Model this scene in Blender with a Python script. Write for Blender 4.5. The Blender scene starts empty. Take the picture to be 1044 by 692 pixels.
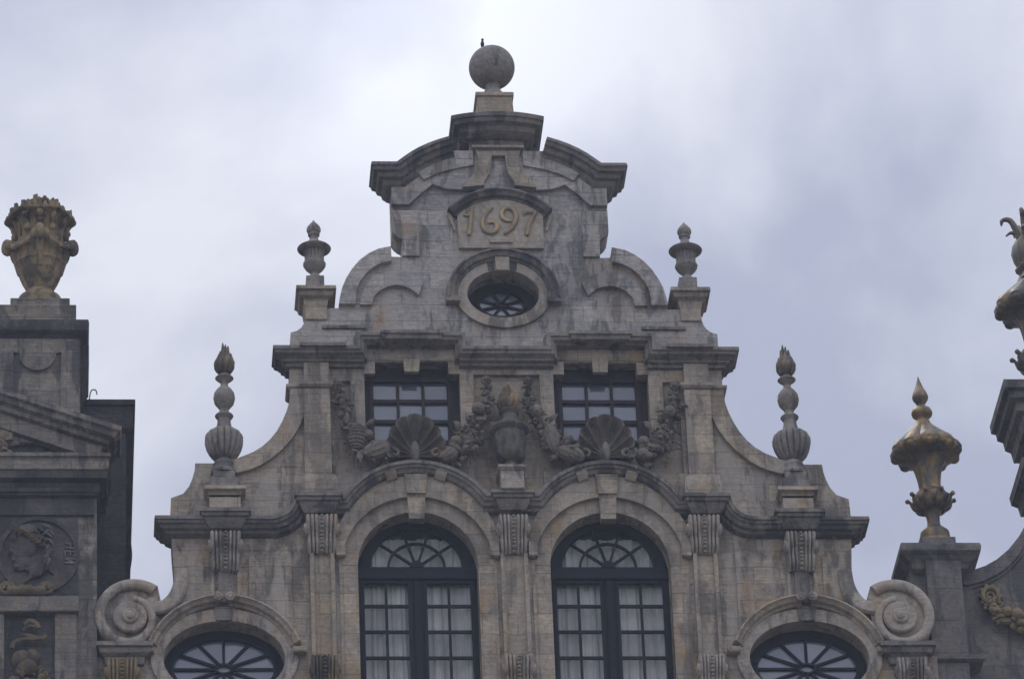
import bpy, bmesh, math, random
from math import sin, cos, pi, radians, sqrt
from mathutils import Vector, Matrix
from mathutils.geometry import tessellate_polygon
random.seed(7)
S = bpy.context.scene
COL = S.collection

# ------------------------------------------------------------------ camera
cd = bpy.data.cameras.new('camera'); cam = bpy.data.objects.new('camera', cd); COL.objects.link(cam)
fw = Vector((0.07889126, 0.86242459, 0.5)); rt = Vector((0.99687598, -0.07016221, -0.03627038)); up = Vector((-0.00380064, -0.50129941, 0.86526554))
m = Matrix((rt, up, -fw)).transposed().to_4x4(); m.translation = Vector((-6.35219, -70.54823, -26.0))
cam.matrix_world = m
cd.sensor_fit = 'HORIZONTAL'; cd.sensor_width = 36; cd.lens = 203.9; cd.clip_start = 1; cd.clip_end = 3000
S.camera = cam

# ------------------------------------------------------------------ light
SUN_EL, SUN_AZ = radians(58), radians(-35)      # behind the gable, left of it; azimuth from +Y towards +X
sun = bpy.data.lights.new('sun', 'SUN'); sun.energy = 0.9; sun.angle = radians(25); sun.color = (1, .96, .9)
so = bpy.data.objects.new('sun', sun); COL.objects.link(so)
sd = Vector((sin(SUN_AZ)*cos(SUN_EL), cos(SUN_AZ)*cos(SUN_EL), sin(SUN_EL)))
so.rotation_euler = sd.to_track_quat('Z', 'Y').to_euler()
W = bpy.data.worlds.new('World'); S.world = W; W.use_nodes = True
def build_world():
    nt = W.node_tree; nt.nodes.clear(); N = nt.nodes.new; L = nt.links.new
    out = N('ShaderNodeOutputWorld'); bg = N('ShaderNodeBackground'); bg.inputs[1].default_value = .1
    sky = N('ShaderNodeTexSky'); sky.sky_type = 'NISHITA'; sky.sun_disc = False
    sky.sun_elevation = SUN_EL; sky.sun_rotation = SUN_AZ; sky.air_density = 1.2; sky.dust_density = 3
    tc = N('ShaderNodeTexCoord'); mp = N('ShaderNodeMapping'); mp.inputs['Scale'].default_value = (1.1, 1, 1.0); mp.inputs['Location'].default_value = (.35, .1, .2)
    L(tc.outputs['Generated'], mp.inputs[0])
    n1 = N('ShaderNodeTexNoise'); n1.inputs['Scale'].default_value = 10.5; n1.inputs['Detail'].default_value = 6; n1.inputs['Roughness'].default_value = .5; n1.inputs['Distortion'].default_value = .2
    L(mp.outputs[0], n1.inputs['Vector'])
    r = N('ShaderNodeValToRGB'); e = r.color_ramp.elements
    e[0].position = .39; e[0].color = (4.5, 4.85, 6.3, 1); e[1].position = .63; e[1].color = (8.1, 8.35, 9.3, 1)
    L(n1.outputs['Fac'], r.inputs[0])
    # overcast dome: brighter towards the zenith; extra gain over the square added to lift facades
    sp = N('ShaderNodeSeparateXYZ'); L(tc.outputs['Generated'], sp.inputs[0])
    ov = N('ShaderNodeMapRange'); ov.inputs[1].default_value = 0; ov.inputs[2].default_value = 1; ov.inputs[3].default_value = .45; ov.inputs[4].default_value = 1.55; L(sp.outputs[2], ov.inputs[0])
    fr = N('ShaderNodeMapRange'); fr.inputs[1].default_value = .5; fr.inputs[2].default_value = -.6; fr.inputs[3].default_value = 1; fr.inputs[4].default_value = 1.75; L(sp.outputs[1], fr.inputs[0])
    ml = N('ShaderNodeMath'); ml.operation = 'MULTIPLY'; L(ov.outputs[0], ml.inputs[0]); L(fr.outputs[0], ml.inputs[1])
    # thin place in the cloud above the gable
    ds = N('ShaderNodeVectorMath'); ds.operation = 'DISTANCE'; L(tc.outputs['Generated'], ds.inputs[0]); ds.inputs[1].default_value = (.0648, .8336, .5487)
    gl = N('ShaderNodeMapRange'); gl.interpolation_type = 'SMOOTHSTEP'; gl.inputs[1].default_value = 0; gl.inputs[2].default_value = .055; gl.inputs[3].default_value = 1.24; gl.inputs[4].default_value = 1; L(ds.outputs['Value'], gl.inputs[0])
    m2 = N('ShaderNodeMath'); m2.operation = 'MULTIPLY'; L(ml.outputs[0], m2.inputs[0]); L(gl.outputs[0], m2.inputs[1])
    vm = N('ShaderNodeVectorMath'); vm.operation = 'SCALE'; L(r.outputs[0], vm.inputs[0]); L(m2.outputs[0], vm.inputs['Scale'])
    mx = N('ShaderNodeMix'); mx.data_type = 'RGBA'; mx.inputs[0].default_value = .93
    L(sky.outputs[0], mx.inputs[6]); L(vm.outputs[0], mx.inputs[7])
    L(mx.outputs[2], bg.inputs[0]); L(bg.outputs[0], out.inputs[0])
build_world()
S.view_settings.view_transform = 'Standard'; S.view_settings.look = 'None'; S.view_settings.exposure = 0; S.view_settings.gamma = 1
S.view_settings.use_curve_mapping = False
S.cycles.max_bounces = 5; S.cycles.diffuse_bounces = 3; S.cycles.transparent_max_bounces = 8

# ------------------------------------------------------------------ materials
def new_mat(name):
    mt = bpy.data.materials.new(name); mt.use_nodes = True
    nt = mt.node_tree; b = nt.nodes['Principled BSDF']
    return mt, nt, b
def noise(nt, vec, scale, detail=4, rough=.55, sc=(1, 1, 1), dist=0, off=(0, 0, 0)):
    mp = nt.nodes.new('ShaderNodeMapping'); mp.inputs['Scale'].default_value = sc; mp.inputs['Location'].default_value = off
    n = nt.nodes.new('ShaderNodeTexNoise'); n.inputs['Scale'].default_value = scale; n.inputs['Detail'].default_value = detail
    n.inputs['Roughness'].default_value = rough; n.inputs['Distortion'].default_value = dist
    nt.links.new(vec, mp.inputs[0]); nt.links.new(mp.outputs[0], n.inputs['Vector'])
    return n.outputs['Fac']
def rng(nt, v, a, b, c=0., d=1.):
    r = nt.nodes.new('ShaderNodeMapRange'); r.inputs[1].default_value = a; r.inputs[2].default_value = b; r.inputs[3].default_value = c; r.inputs[4].default_value = d
    nt.links.new(v, r.inputs[0]); return r.outputs[0]
def mixc(nt, f, a, b, mode='MIX'):
    x = nt.nodes.new('ShaderNodeMix'); x.data_type = 'RGBA'; x.blend_type = mode
    for i, v in ((0, f), (6, a), (7, b)):
        if isinstance(v, (int, float)): x.inputs[i].default_value = v
        elif isinstance(v, tuple): x.inputs[i].default_value = v if len(v) == 4 else (*v, 1)
        else: nt.links.new(v, x.inputs[i])
    return x.outputs[2]
def math_(nt, op, a, b=0.):
    x = nt.nodes.new('ShaderNodeMath'); x.operation = op
    for i, v in ((0, a), (1, b)):
        if isinstance(v, (int, float)): x.inputs[i].default_value = v
        else: nt.links.new(v, x.inputs[i])
    return x.outputs[0]
def stone(name, base, alt, soot=.45, ochre=.25, coursing=True, bed=.35, sootcol=(.045, .044, .046), wash=0., bw=.72, rh=.262, seed=0., above=None):
    mt, nt, b = new_mat(name)
    g = nt.nodes.new('ShaderNodeNewGeometry'); P = g.outputs['Position']
    o = (seed*3.1, seed*1.7, seed*5.3)
    big = noise(nt, P, .55, 4, .6, off=o); mid = noise(nt, P, 2.3, 6, .65, off=o)
    fine = noise(nt, P, 16, 5, .6, off=o)
    bedn = noise(nt, P, 3, 6, .7, (1, 1, 9), .3, o)           # bedding of the limestone: thin level streaks
    streak = noise(nt, P, 2.6, 5, .62, (1.5, 1.5, .45), .5, o)   # rain streaks
    c = mixc(nt, rng(nt, mid, .35, .65), base, alt)
    if above:                      # paler, cooler tint from this course upwards: hazy veil put into the colour
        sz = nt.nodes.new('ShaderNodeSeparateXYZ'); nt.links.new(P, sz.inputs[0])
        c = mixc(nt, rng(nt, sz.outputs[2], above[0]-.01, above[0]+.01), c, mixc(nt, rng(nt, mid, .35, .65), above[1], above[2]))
    mort = None
    if coursing:
        s = nt.nodes.new('ShaderNodeSeparateXYZ'); nt.links.new(P, s.inputs[0])
        cb = nt.nodes.new('ShaderNodeCombineXYZ')
        nt.links.new(math_(nt, 'ADD', s.outputs[0], math_(nt, 'MULTIPLY', s.outputs[1], .9)), cb.inputs[0])
        nt.links.new(s.outputs[2], cb.inputs[1])
        br = nt.nodes.new('ShaderNodeTexBrick'); nt.links.new(cb.outputs[0], br.inputs['Vector'])
        br.inputs['Scale'].default_value = 1; br.inputs['Brick Width'].default_value = bw; br.inputs['Row Height'].default_value = rh
        br.inputs['Mortar Size'].default_value = .006; br.inputs['Mortar Smooth'].default_value = .4
        br.inputs['Color1'].default_value = (.76, .76, .785, 1); br.inputs['Color2'].default_value = (1.2, 1.155, 1.08, 1); br.inputs['Mortar'].default_value = (.72, .70, .68, 1)
        br.offset = .43; br.squash = 1.0
        c = mixc(nt, .8, c, br.outputs['Color'], 'MULTIPLY'); mort = br.outputs['Fac']
    c = mixc(nt, bed, c, mixc(nt, rng(nt, bedn, .32, .62), (.36, .36, .38), (1.3, 1.28, 1.25)), 'MULTIPLY')
    c = mixc(nt, .6, c, mixc(nt, rng(nt, fine, .3, .7), (.62, .62, .62), (1.32, 1.32, 1.32)), 'MULTIPLY')
    if ochre:
        oc = math_(nt, 'MULTIPLY', rng(nt, noise(nt, P, 1.6, 6, .7, (1, 1, .6), .2, (5+o[0], 9, 2)), .52, .66), ochre)
        c = mixc(nt, oc, c, (.30, .19, .085))
    f1 = rng(nt, math_(nt, 'ADD', math_(nt, 'MULTIPLY', streak, .6), math_(nt, 'MULTIPLY', big, .4)), .505, .56)
    c = mixc(nt, math_(nt, 'MULTIPLY', f1, soot), c, sootcol)
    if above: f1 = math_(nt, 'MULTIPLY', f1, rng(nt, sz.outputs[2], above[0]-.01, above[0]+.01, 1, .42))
    f2 = rng(nt, noise(nt, P, 5, 6, .75, (1, 1, .7), .6, (3, o[1], 1)), .58, .68)
    c = mixc(nt, math_(nt, 'MULTIPLY', f2, soot*.8), c, sootcol)
    if wash:
        f3 = rng(nt, noise(nt, P, 1.9, 5, .65, (1.6, 1.6, .35), .5, (11, 4, o[2])), .53, .56)
        c = mixc(nt, math_(nt, 'MULTIPLY', f3, wash), c, (.36, .32, .275))
    nt.links.new(c, b.inputs['Base Color']); b.inputs['Roughness'].default_value = .88; b.inputs['Specular IOR Level'].default_value = .25
    h = math_(nt, 'ADD', math_(nt, 'MULTIPLY', fine, .5), math_(nt, 'MULTIPLY', bedn, .5))
    h = math_(nt, 'ADD', h, math_(nt, 'MULTIPLY', mid, .6))
    if mort is not None: h = math_(nt, 'SUBTRACT', h, math_(nt, 'MULTIPLY', mort, .6))
    bp = nt.nodes.new('ShaderNodeBump'); bp.inputs['Strength'].default_value = .8; bp.inputs['Distance'].default_value = .028
    nt.links.new(h, bp.inputs['Height']); nt.links.new(bp.outputs[0], b.inputs['Normal'])
    return mt
def plain(name, col, rough=.5, metal=0., var=.25, spec=.4, scale=8):
    mt, nt, b = new_mat(name)
    g = nt.nodes.new('ShaderNodeNewGeometry'); n = noise(nt, g.outputs['Position'], scale, 5, .6)
    k = 1-var
    c = mixc(nt, rng(nt, n, .3, .7), tuple(x*k for x in col), tuple(min(1, x*(1+var)) for x in col))
    nt.links.new(c, b.inputs['Base Color']); b.inputs['Roughness'].default_value = rough; b.inputs['Metallic'].default_value = metal
    b.inputs['Specular IOR Level'].default_value = spec
    return mt
def gilt(name, gold=(.52, .30, .075), dark=(.05, .042, .034), thr=(.42, .62), seed=0):
    mt, nt, b = new_mat(name)
    g = nt.nodes.new('ShaderNodeNewGeometry'); n = noise(nt, g.outputs['Position'], 4.5, 6, .68, (1, 1, .6), .4, (seed, 0, 0))
    f = rng(nt, n, *thr); c = mixc(nt, f, dark, gold)
    nt.links.new(c, b.inputs['Base Color'])
    nt.links.new(math_(nt, 'MULTIPLY', f, .75), b.inputs['Metallic']); b.inputs['Roughness'].default_value = .46
    bp = nt.nodes.new('ShaderNodeBump'); bp.inputs['Strength'].default_value = .4; bp.inputs['Distance'].default_value = .015
    nt.links.new(noise(nt, g.outputs['Position'], 22, 4), bp.inputs['Height']); nt.links.new(bp.outputs[0], b.inputs['Normal'])
    return mt
def glass_mat(name, base, alpha, rough=.04):
    mt, nt, b = new_mat(name)
    tr = nt.nodes.new('ShaderNodeBsdfTransparent'); tr.inputs[0].default_value = (.95, .96, .96, 1)
    mx = nt.nodes.new('ShaderNodeMixShader'); mx.inputs[0].default_value = alpha
    g = nt.nodes.new('ShaderNodeNewGeometry'); n = noise(nt, g.outputs['Position'], 1.8, 2, .5)
    nt.links.new(rng(nt, g.outputs['Random Per Island'], 0, 1, max(0, alpha-.12), min(1, alpha+.12)), mx.inputs[0])
    bp = nt.nodes.new('ShaderNodeBump'); bp.inputs['Strength'].default_value = .12; bp.inputs['Distance'].default_value = .03
    nt.links.new(n, bp.inputs['Height']); nt.links.new(bp.outputs[0], b.inputs['Normal'])
    b.inputs['Base Color'].default_value = (*base, 1); b.inputs['Roughness'].default_value = rough; b.inputs['IOR'].default_value = 1.75
    nt.links.new(tr.outputs[0], mx.inputs[1]); nt.links.new(b.outputs[0], mx.inputs[2])
    nt.links.new(mx.outputs[0], nt.nodes['Material Output'].inputs[0])
    return mt
M = {}
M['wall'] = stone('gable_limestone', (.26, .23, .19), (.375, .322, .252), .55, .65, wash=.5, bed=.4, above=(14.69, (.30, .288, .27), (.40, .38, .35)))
M['trim'] = stone('dressed_limestone', (.27, .236, .19), (.385, .328, .25), .42, .6, True, .3, wash=.4, bw=.5, rh=.31, seed=2)
M['pale'] = stone('washed_limestone', (.29, .256, .212), (.40, .35, .29), .6, .55, False, .3, wash=.4, seed=3)
M['dark'] = stone('weathered_moulding_stone', (.145, .137, .127), (.25, .228, .198), .75, .25, True, .3, bw=.95, rh=5.3, seed=4)
M['carved'] = stone('sooty_carved_stone', (.085, .076, .067), (.16, .143, .122), .7, .3, False, .1, seed=5)
M['urn'] = stone('grey_urn_stone', (.165, .152, .138), (.265, .24, .208), .6, .3, False, .15, seed=6)
M['ochre'] = stone('ochre_stained_stone', (.19, .14, .085), (.25, .18, .10), .65, .4, False, .1, seed=7)
M['left'] = stone('left_house_stone', (.15, .138, .122), (.225, .205, .178), .7, .25, rh=.29, bw=.8, seed=8)
M['leftdark'] = stone('sooty_shaded_stone', (.06, .058, .06), (.1, .094, .09), .6, .06, True, .3, (.03, .03, .033), bw=1., rh=.4, seed=9)  # darker stone: soot, and shade below the cornice put into the colour
M['medal'] = stone('sooty_shaded_relief', (.062, .057, .052), (.105, .096, .085), .6, .2, False, .15, seed=14)  # darkened relief: soot plus the entablature's shade put into the colour
M['shell'] = stone('brown_carved_stone', (.115, .10, .084), (.2, .175, .142), .55, .35, False, .1, seed=17)
M['trophy'] = stone('grimy_gilt_relief', (.10, .08, .052), (.17, .13, .078), .6, .2, False, .1, seed=15)
M['flame'] = stone('brown_flame_stone', (.135, .11, .085), (.22, .175, .125), .6, .35, False, .1, seed=16)
M['right'] = stone('right_house_stone', (.125, .12, .112), (.175, .165, .148), .6, .12, True, .25, bw=1.2, rh=.5, seed=10)
M['gilt'] = gilt('worn_gilding', (.46, .29, .09), (.075, .06, .042), (.42, .66)); M['gilt2'] = gilt('tarnished_gilding', (.34, .225, .085), (.06, .05, .04), (.42, .68), 3)
M['numeral'] = gilt('gilded_numeral', (.33, .235, .125), (.15, .11, .065), (.40, .66), 6)
M['giltstone'] = stone('gilt_washed_stone', (.19, .145, .085), (.28, .21, .12), .7, .25, False, .1, seed=12)
M['navy'] = plain('navy_painted_wood', (.010, .011, .017), .6, 0, .3, .15)
M['brown'] = plain('dark_brown_painted_wood', (.026, .019, .019), .6, 0, .3, .2)
M['glass'] = glass_mat('window_glass', (.05, .053, .06), .2)
M['dimglass'] = glass_mat('reflection_tint_glass', (.125, .14, .18), .92)  # grey-blue sky reflection put into the pane colour
M['paleglass'] = glass_mat('sky_tint_glass', (.19, .21, .26), .9)  # paler pane colour, with the sky's reflection put into it
M['curtain'] = plain('white_net_curtain', (.60, .585, .56), .9, 0, .06, .1)
M['shade_backing'] = plain('room_shade_backing', (.03, .03, .032), .9, 0, .2, .1)  # dark backing added behind panes: blocks light, room shade put into its colour
M['slate'] = plain('slate_roof', (.05, .052, .058), .7, 0, .3)
M['metal'] = plain('dark_iron', (.03, .03, .03), .6, .3)
M['bird'] = plain('dark_feathers', (.035, .034, .036), .8, 0, .3)
M['cobble'] = stone('cobblestones', (.11, .105, .1), (.16, .15, .14), .3, 0, False, .1)

# ------------------------------------------------------------------ mesh helpers
class MB:
    def __init__(s): s.v = []; s.f = []
    def add(s, vs, fs):
        k = len(s.v); s.v += [tuple(v) for v in vs]; s.f += [tuple(i+k for i in f) for f in fs]; return s
    def box(s, x0, x1, y0, y1, z0, z1):
        return s.add([(x0, y0, z0), (x1, y0, z0), (x1, y1, z0), (x0, y1, z0), (x0, y0, z1), (x1, y0, z1), (x1, y1, z1), (x0, y1, z1)],
                     [(0, 3, 2, 1), (4, 5, 6, 7), (0, 1, 5, 4), (1, 2, 6, 5), (2, 3, 7, 6), (3, 0, 4, 7)])
    def cbox(s, x0, x1, y0, y1, z0, z1, c=.012):          # a block with worn front arrises
        return s.capbox(x0+c, x1-c, y0+c, y1, z1, [(0, 0), (c, -c), (c, -(z1-z0)+c), (0, -(z1-z0))])
    def prism(s, outer, y0, y1, holes=(), bev=0.):
        """polygon in XZ extruded along Y, with holes"""
        loops = [list(outer)]+[list(h) for h in holes]
        pts = [Vector((x, z, 0)) for l in loops for x, z in l]
        tris = tessellate_polygon([[Vector((x, z, 0)) for x, z in l] for l in loops])
        n = len(pts); vs = [(p.x, y0, p.y) for p in pts]+[(p.x, y1, p.y) for p in pts]; fs = []
        for a, b, c in tris:
            cr = (pts[b]-pts[a]).cross(pts[c]-pts[a]).z
            if abs(cr) < 1e-10: continue
            if cr < 0: b, c = c, b
            fs.append((a, b, c)); fs.append((a+n, c+n, b+n))
        k = 0
        for li, l in enumerate(loops):
            area = sum(l[i][0]*l[(i+1) % len(l)][1]-l[(i+1) % len(l)][0]*l[i][1] for i in range(len(l)))
            ccw = (area > 0) == (li == 0)
            for i in range(len(l)):
                a, b = k+i, k+(i+1) % len(l)
                fs.append((a, a+n, b+n, b) if ccw else (a, b, b+n, a+n))
            k += len(l)
        return s.add(vs, fs)
    def capbox(s, x0, x1, y0, y1, zt, prof, arch=0., nx=1):
        """moulded block: rectangle (front at y0) pushed out by each profile depth; back stays at y1"""
        k = len(s.v); ring = []
        for d, h in prof:
            r = []
            xs = [x0-d+(x1-x0+2*d)*i/nx for i in range(nx+1)]
            for x in xs: r.append((x, y0-d, zt+h))
            r += [(x1+d, y1, zt+h), (x0-d, y1, zt+h)]
            if arch:
                hw = (x1-x0)/2+max(p[0] for p in prof); xc = (x0+x1)/2
                r = [(x, y, z+arch*(1-((x-xc)/hw)**2)) for x, y, z in r]
            ring.append(r)
        n = nx+3; vs = [v for r in ring for v in r]; fs = []
        for j in range(len(prof)-1):
            for i in range(n):
                a, b = j*n+i, j*n+(i+1) % n
                fs.append((a, a+n, b+n, b))
        fs.append(tuple(range(n))); fs.append(tuple(reversed(range((len(prof)-1)*n, len(prof)*n))))
        return s.add(vs, fs)
    def sweep(s, pts, outs, ups, prof):
        np_ = len(prof); vs = []; fs = []
        for P, o, u in zip(pts, outs, ups):
            P, o, u = Vector(P), Vector(o), Vector(u)
            for d, h in prof: vs.append(P+o*d+u*h)
        for i in range(len(pts)-1):
            for j in range(np_-1):
                a = i*np_+j; fs.append((a, a+1, a+np_+1, a+np_))
            fs.append((i*np_+np_-1, i*np_, (i+1)*np_, (i+1)*np_+np_-1))
        fs.append(tuple(reversed(range(np_)))); fs.append(tuple(range((len(pts)-1)*np_, len(pts)*np_)))
        return s.add(vs, fs)
    def mould(s, path, prof, y=0., ret=(None, None)):
        """cornice along a path of (x,z); ret = depth the moulding turns back at each end"""
        n = len(path); pts = []; outs = []; ups = []
        dirs = []
        for i in range(n-1):
            d = Vector((path[i+1][0]-path[i][0], 0, path[i+1][1]-path[i][1])); dirs.append(d.normalized())
        nor = [Vector((-d.z, 0, d.x)) for d in dirs]
        for i in range(n):
            a = nor[max(0, i-1)]; b = nor[min(n-2, i)]
            u = (a+b).normalized(); u = u/max(.35, u.dot(b))
            pts.append((path[i][0], y, path[i][1])); outs.append((0, -1, 0)); ups.append(u)
        if ret[0] is not None:
            outs[0] = (-1, -1, 0); pts.insert(0, (path[0][0], y+ret[0], path[0][1])); outs.insert(0, (-1, 0, 0)); ups.insert(0, ups[0])
        if ret[1] is not None:
            outs[-1] = (1, -1, 0); pts.append((path[-1][0], y+ret[1], path[-1][1])); outs.append((1, 0, 0)); ups.append(ups[-1])
        return s.sweep(pts, outs, ups, prof)
    def lathe(s, prof, c=(0, 0, 0), seg=40, mod=None, sq=1.):
        """prof: (r, z); mod(theta, r, z, j) -> r"""
        vs = []; fs = []; n = seg
        for j, (r, z) in enumerate(prof):
            for i in range(n):
                t = 2*pi*i/n; rr = mod(t, r, z, j) if mod else r
                vs.append((c[0]+rr*cos(t), c[1]+rr*sin(t)*sq, c[2]+z))
        for j in range(len(prof)-1):
            for i in range(n):
                a, b = j*n+i, j*n+(i+1) % n; fs.append((a, b, b+n, a+n))
        fs.append(tuple(reversed(range(n)))); fs.append(tuple(range((len(prof)-1)*n, len(prof)*n)))
        return s.add(vs, fs)
    def ell(s, c, r, rot=None, seg=10, rings=7, mod=None):
        """ellipsoid; mod(theta, phi) multiplies the radius"""
        vs = []; fs = []
        for j in range(1, rings):
            ph = pi*j/rings
            for i in range(seg):
                t = 2*pi*i/seg; k = mod(t, ph) if mod else 1
                vs.append(Vector((r[0]*sin(ph)*cos(t)*k, r[1]*sin(ph)*sin(t)*k, r[2]*cos(ph))))
        T = len(vs); vs += [Vector((0, 0, r[2])), Vector((0, 0, -r[2]))]
        for j in range(rings-2):
            for i in range(seg):
                a, b = j*seg+i, j*seg+(i+1) % seg; fs.append((a, a+seg, b+seg, b))
        for i in range(seg):
            fs.append((T, i, (i+1) % seg)); q = (rings-2)*seg; fs.append((T+1, q+(i+1) % seg, q+i))
        if rot is not None: vs = [rot @ v for v in vs]
        C = Vector(c); return s.add([v+C for v in vs], fs)
    def tube(s, pts, rad, seg=8, flat=1., nrm=None):
        """tube through points; rad number or list; flat squashes it along nrm"""
        P = [Vector(p) for p in pts]; n = len(P); R = rad if isinstance(rad, (list, tuple)) else [rad]*n
        vs = []; fs = []; pb = None
        for i in range(n):
            t = (P[min(n-1, i+1)]-P[max(0, i-1)]).normalized()
            if nrm: ref = Vector(nrm)
            elif pb is not None: ref = pb
            else: ref = Vector((0, 0, 1)) if abs(t.z) < .9 else Vector((1, 0, 0))
            b = (ref-t*ref.dot(t)).normalized(); a = t.cross(b); pb = b
            for k in range(seg):
                th = 2*pi*k/seg; vs.append(P[i]+a*(R[i]*cos(th))+b*(R[i]*flat*sin(th)))
        for i in range(n-1):
            for k in range(seg):
                a, b = i*seg+k, i*seg+(k+1) % seg; fs.append((a, b, b+seg, a+seg))
        fs.append(tuple(reversed(range(seg)))); fs.append(tuple(range((n-1)*seg, n*seg)))
        return s.add(vs, fs)
    def leaf(s, c, d, nrm, ln, wd, curl=.3):
        d = Vector(d).normalized(); nrm = Vector(nrm); nrm = (nrm-d*nrm.dot(d)).normalized(); sd_ = d.cross(nrm); C = Vector(c); vs = []; fs = []
        K = 6
        for i in range(K):
            t = i/(K-1); w = wd*sin(pi*min(.97, .12+.86*t))*(1 if i % 2 else .8); b = nrm*(curl*ln*sin(t*pi*.9)*.5)
            p = C+d*(ln*t)+b
            vs += [p-sd_*w, p+nrm*.018, p+sd_*w, p-nrm*.02]
        for i in range(K-1):
            for k in range(4):
                a, b = i*4+k, i*4+(k+1) % 4; fs.append((a, b, b+4, a+4))
        fs.append((3, 2, 1, 0)); fs.append(tuple(range((K-1)*4, K*4)))
        return s.add(vs, fs)
    def mirror(s):
        s.v = [(-x, y, z) for x, y, z in s.v]; s.f = [tuple(reversed(f)) for f in s.f]; return s
    def build(s, name, mat, parent=None, base=None, smooth=True, ang=38, bev=0.):
        me = bpy.data.meshes.new(name)
        if base is None and parent is not None: base = BASE.get(parent.name, Vector((0, 0, 0)))
        b = Vector(base) if base is not None else Vector((0, 0, 0))
        me.from_pydata([tuple(Vector(v)-b) for v in s.v], [], s.f)
        bm = bmesh.new(); bm.from_mesh(me)
        bmesh.ops.recalc_face_normals(bm, faces=bm.faces); bm.to_mesh(me); bm.free()
        if smooth:
            me.polygons.foreach_set('use_smooth', [True]*len(me.polygons)); me.set_sharp_from_angle(angle=radians(ang))
        me.materials.append(M[mat] if isinstance(mat, str) else mat)
        o = bpy.data.objects.new(name, me); COL.objects.link(o)
        if parent is not None:
            o.parent = parent; BASE[o.name] = b
        else: o.location = b
        return o
BASE = {}
_rp = random.Random(77)
def panes(cols, rows, y, mb):
    for x0, x1 in cols:
        for z0, z1 in rows:
            a, b_ = _rp.uniform(-.022, .022), _rp.uniform(-.022, .022); xm, zm = (x0+x1)/2, (z0+z1)/2
            mb.add([(x, y+a*(x-xm)+b_*(z-zm), z) for x, z in ((x0, z0), (x1, z0), (x1, z1), (x0, z1))], [(0, 1, 2, 3)])
    return mb
def thing(name, label, cat, loc, group=None):
    o = bpy.data.objects.new(name, None); COL.objects.link(o); o.location = loc; o.empty_display_size = .3
    o['label'] = label; o['category'] = cat
    if group: o['group'] = group
    BASE[o.name] = Vector(loc); return o
def part(name, parent, loc):
    """a part whose own mesh sits at loc (used for sub-assemblies)"""
    return None
def arc(cx, cz, rx, rz, a0, a1, n):
    return [(cx+rx*cos(radians(a0+(a1-a0)*i/n)), cz+rz*sin(radians(a0+(a1-a0)*i/n))) for i in range(n+1)]
def ellipse(cx, cz, a, b, n=56):
    return arc(cx, cz, a, b, 0, 360-360/n, n-1)
def mir(path): return [(-x, z) for x, z in reversed(path)]
def bez(pts, n=8):
    """Catmull-Rom through points"""
    P = [Vector(p) for p in pts]; out = []
    for i in range(len(P)-1):
        a = P[max(0, i-1)]; b = P[i]; c = P[i+1]; d = P[min(len(P)-1, i+2)]
        for k in range(n):
            t = k/n; out.append(.5*((2*b)+(c-a)*t+(2*a-5*b+4*c-d)*t*t+(3*b-a-3*c+d)*t**3))
    out.append(P[-1]); return out

GZ = -27.65
# ------------------------------------------------------------------ ground
g = MB(); g.add([(-600, -600, GZ), (600, -600, GZ), (600, 600, GZ), (-600, 600, GZ)], [(0, 1, 2, 3)])
o = g.build('ground', 'cobble', smooth=False); o['kind'] = 'structure'

# ------------------------------------------------------------------ thin haze volume added to lift the darks with a bluish veil
hz = MB(); hz.box(-70, 60, -90, 40, GZ-1, 26)
hm = bpy.data.materials.new('veil_haze'); hm.use_nodes = True; hn = hm.node_tree; hn.nodes.clear()
ho = hn.nodes.new('ShaderNodeOutputMaterial'); hv = hn.nodes.new('ShaderNodeVolumePrincipled')
hv.inputs['Color'].default_value = (.74, .84, 1, 1); hv.inputs['Density'].default_value = .0007; hv.inputs['Anisotropy'].default_value = .2
hn.links.new(hv.outputs[0], ho.inputs['Volume'])
hzo = hz.build('added_haze_veil', hm, smooth=False); hzo['kind'] = 'stuff'
S.cycles.volume_bounces = 0

# ================================================================== the gabled house
H = thing('gabled_house', 'grey limestone house with scrolled gable dated 1697 between two darker neighbours', 'house', (0, 0, GZ))
T = .42                                                    # thickness of the gable wall
left = [(-4.71, 8.5), (-5.78, 8.5), (-5.78, 9.9), (-4.96, 9.9), (-4.9, 10.55), (-4.85, 10.76), (-4.76, 10.85), (-4.71, 10.93), (-4.685, 11.09), (-4.69, 11.3), (-4.71, 11.6), (-4.73, 12.1), (-4.72, 12.35)] \
    + [(-4.55, 12.42), (-4.47, 12.53), (-4.42, 12.66), (-4.39, 12.78), (-4.38, 12.90), (-3.97, 12.90), (-3.79, 12.945), (-3.58, 13.04), (-3.45, 13.13), (-3.34, 13.24), (-3.24, 13.38), (-3.16, 13.54), (-3.10, 13.7), (-3.06, 13.85), (-3.045, 14.0),
       (-3.045, 14.6), (-3.02, 14.84), (-3.02, 15.0), (-2.93, 15.03), (-2.87, 15.08), (-2.83, 15.15), (-2.81, 15.23), (-2.80, 15.42), (-2.50, 15.42), (-2.50, 15.40), (-2.335, 15.40)] \
    + [(-2.315, 15.55), (-2.28, 15.70), (-2.22, 15.85), (-2.13, 16.01), (-2.02, 16.15), (-1.89, 16.26), (-1.75, 16.335), (-1.575, 16.375), (-1.57, 16.25), (-1.405, 16.245), (-1.41, 16.52), (-1.46, 16.55), (-1.51, 16.60), (-1.545, 16.66), (-1.545, 17.6)] \
    + [(-1.46, 17.61), (-1.36, 17.69), (-1.26, 17.77), (-1.14, 17.85), (-1.0, 17.92), (-.86, 17.98), (-.72, 18.0), (-.40, 18.0), (-.38, 18.3)]
outline = left+mir(left)
outline = [(x, z) for i, (x, z) in enumerate(outline) if i == 0 or (x, z) != outline[i-1]][::-1]
WC = 1.33                                                  # centre of the tall windows
holes = []
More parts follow.
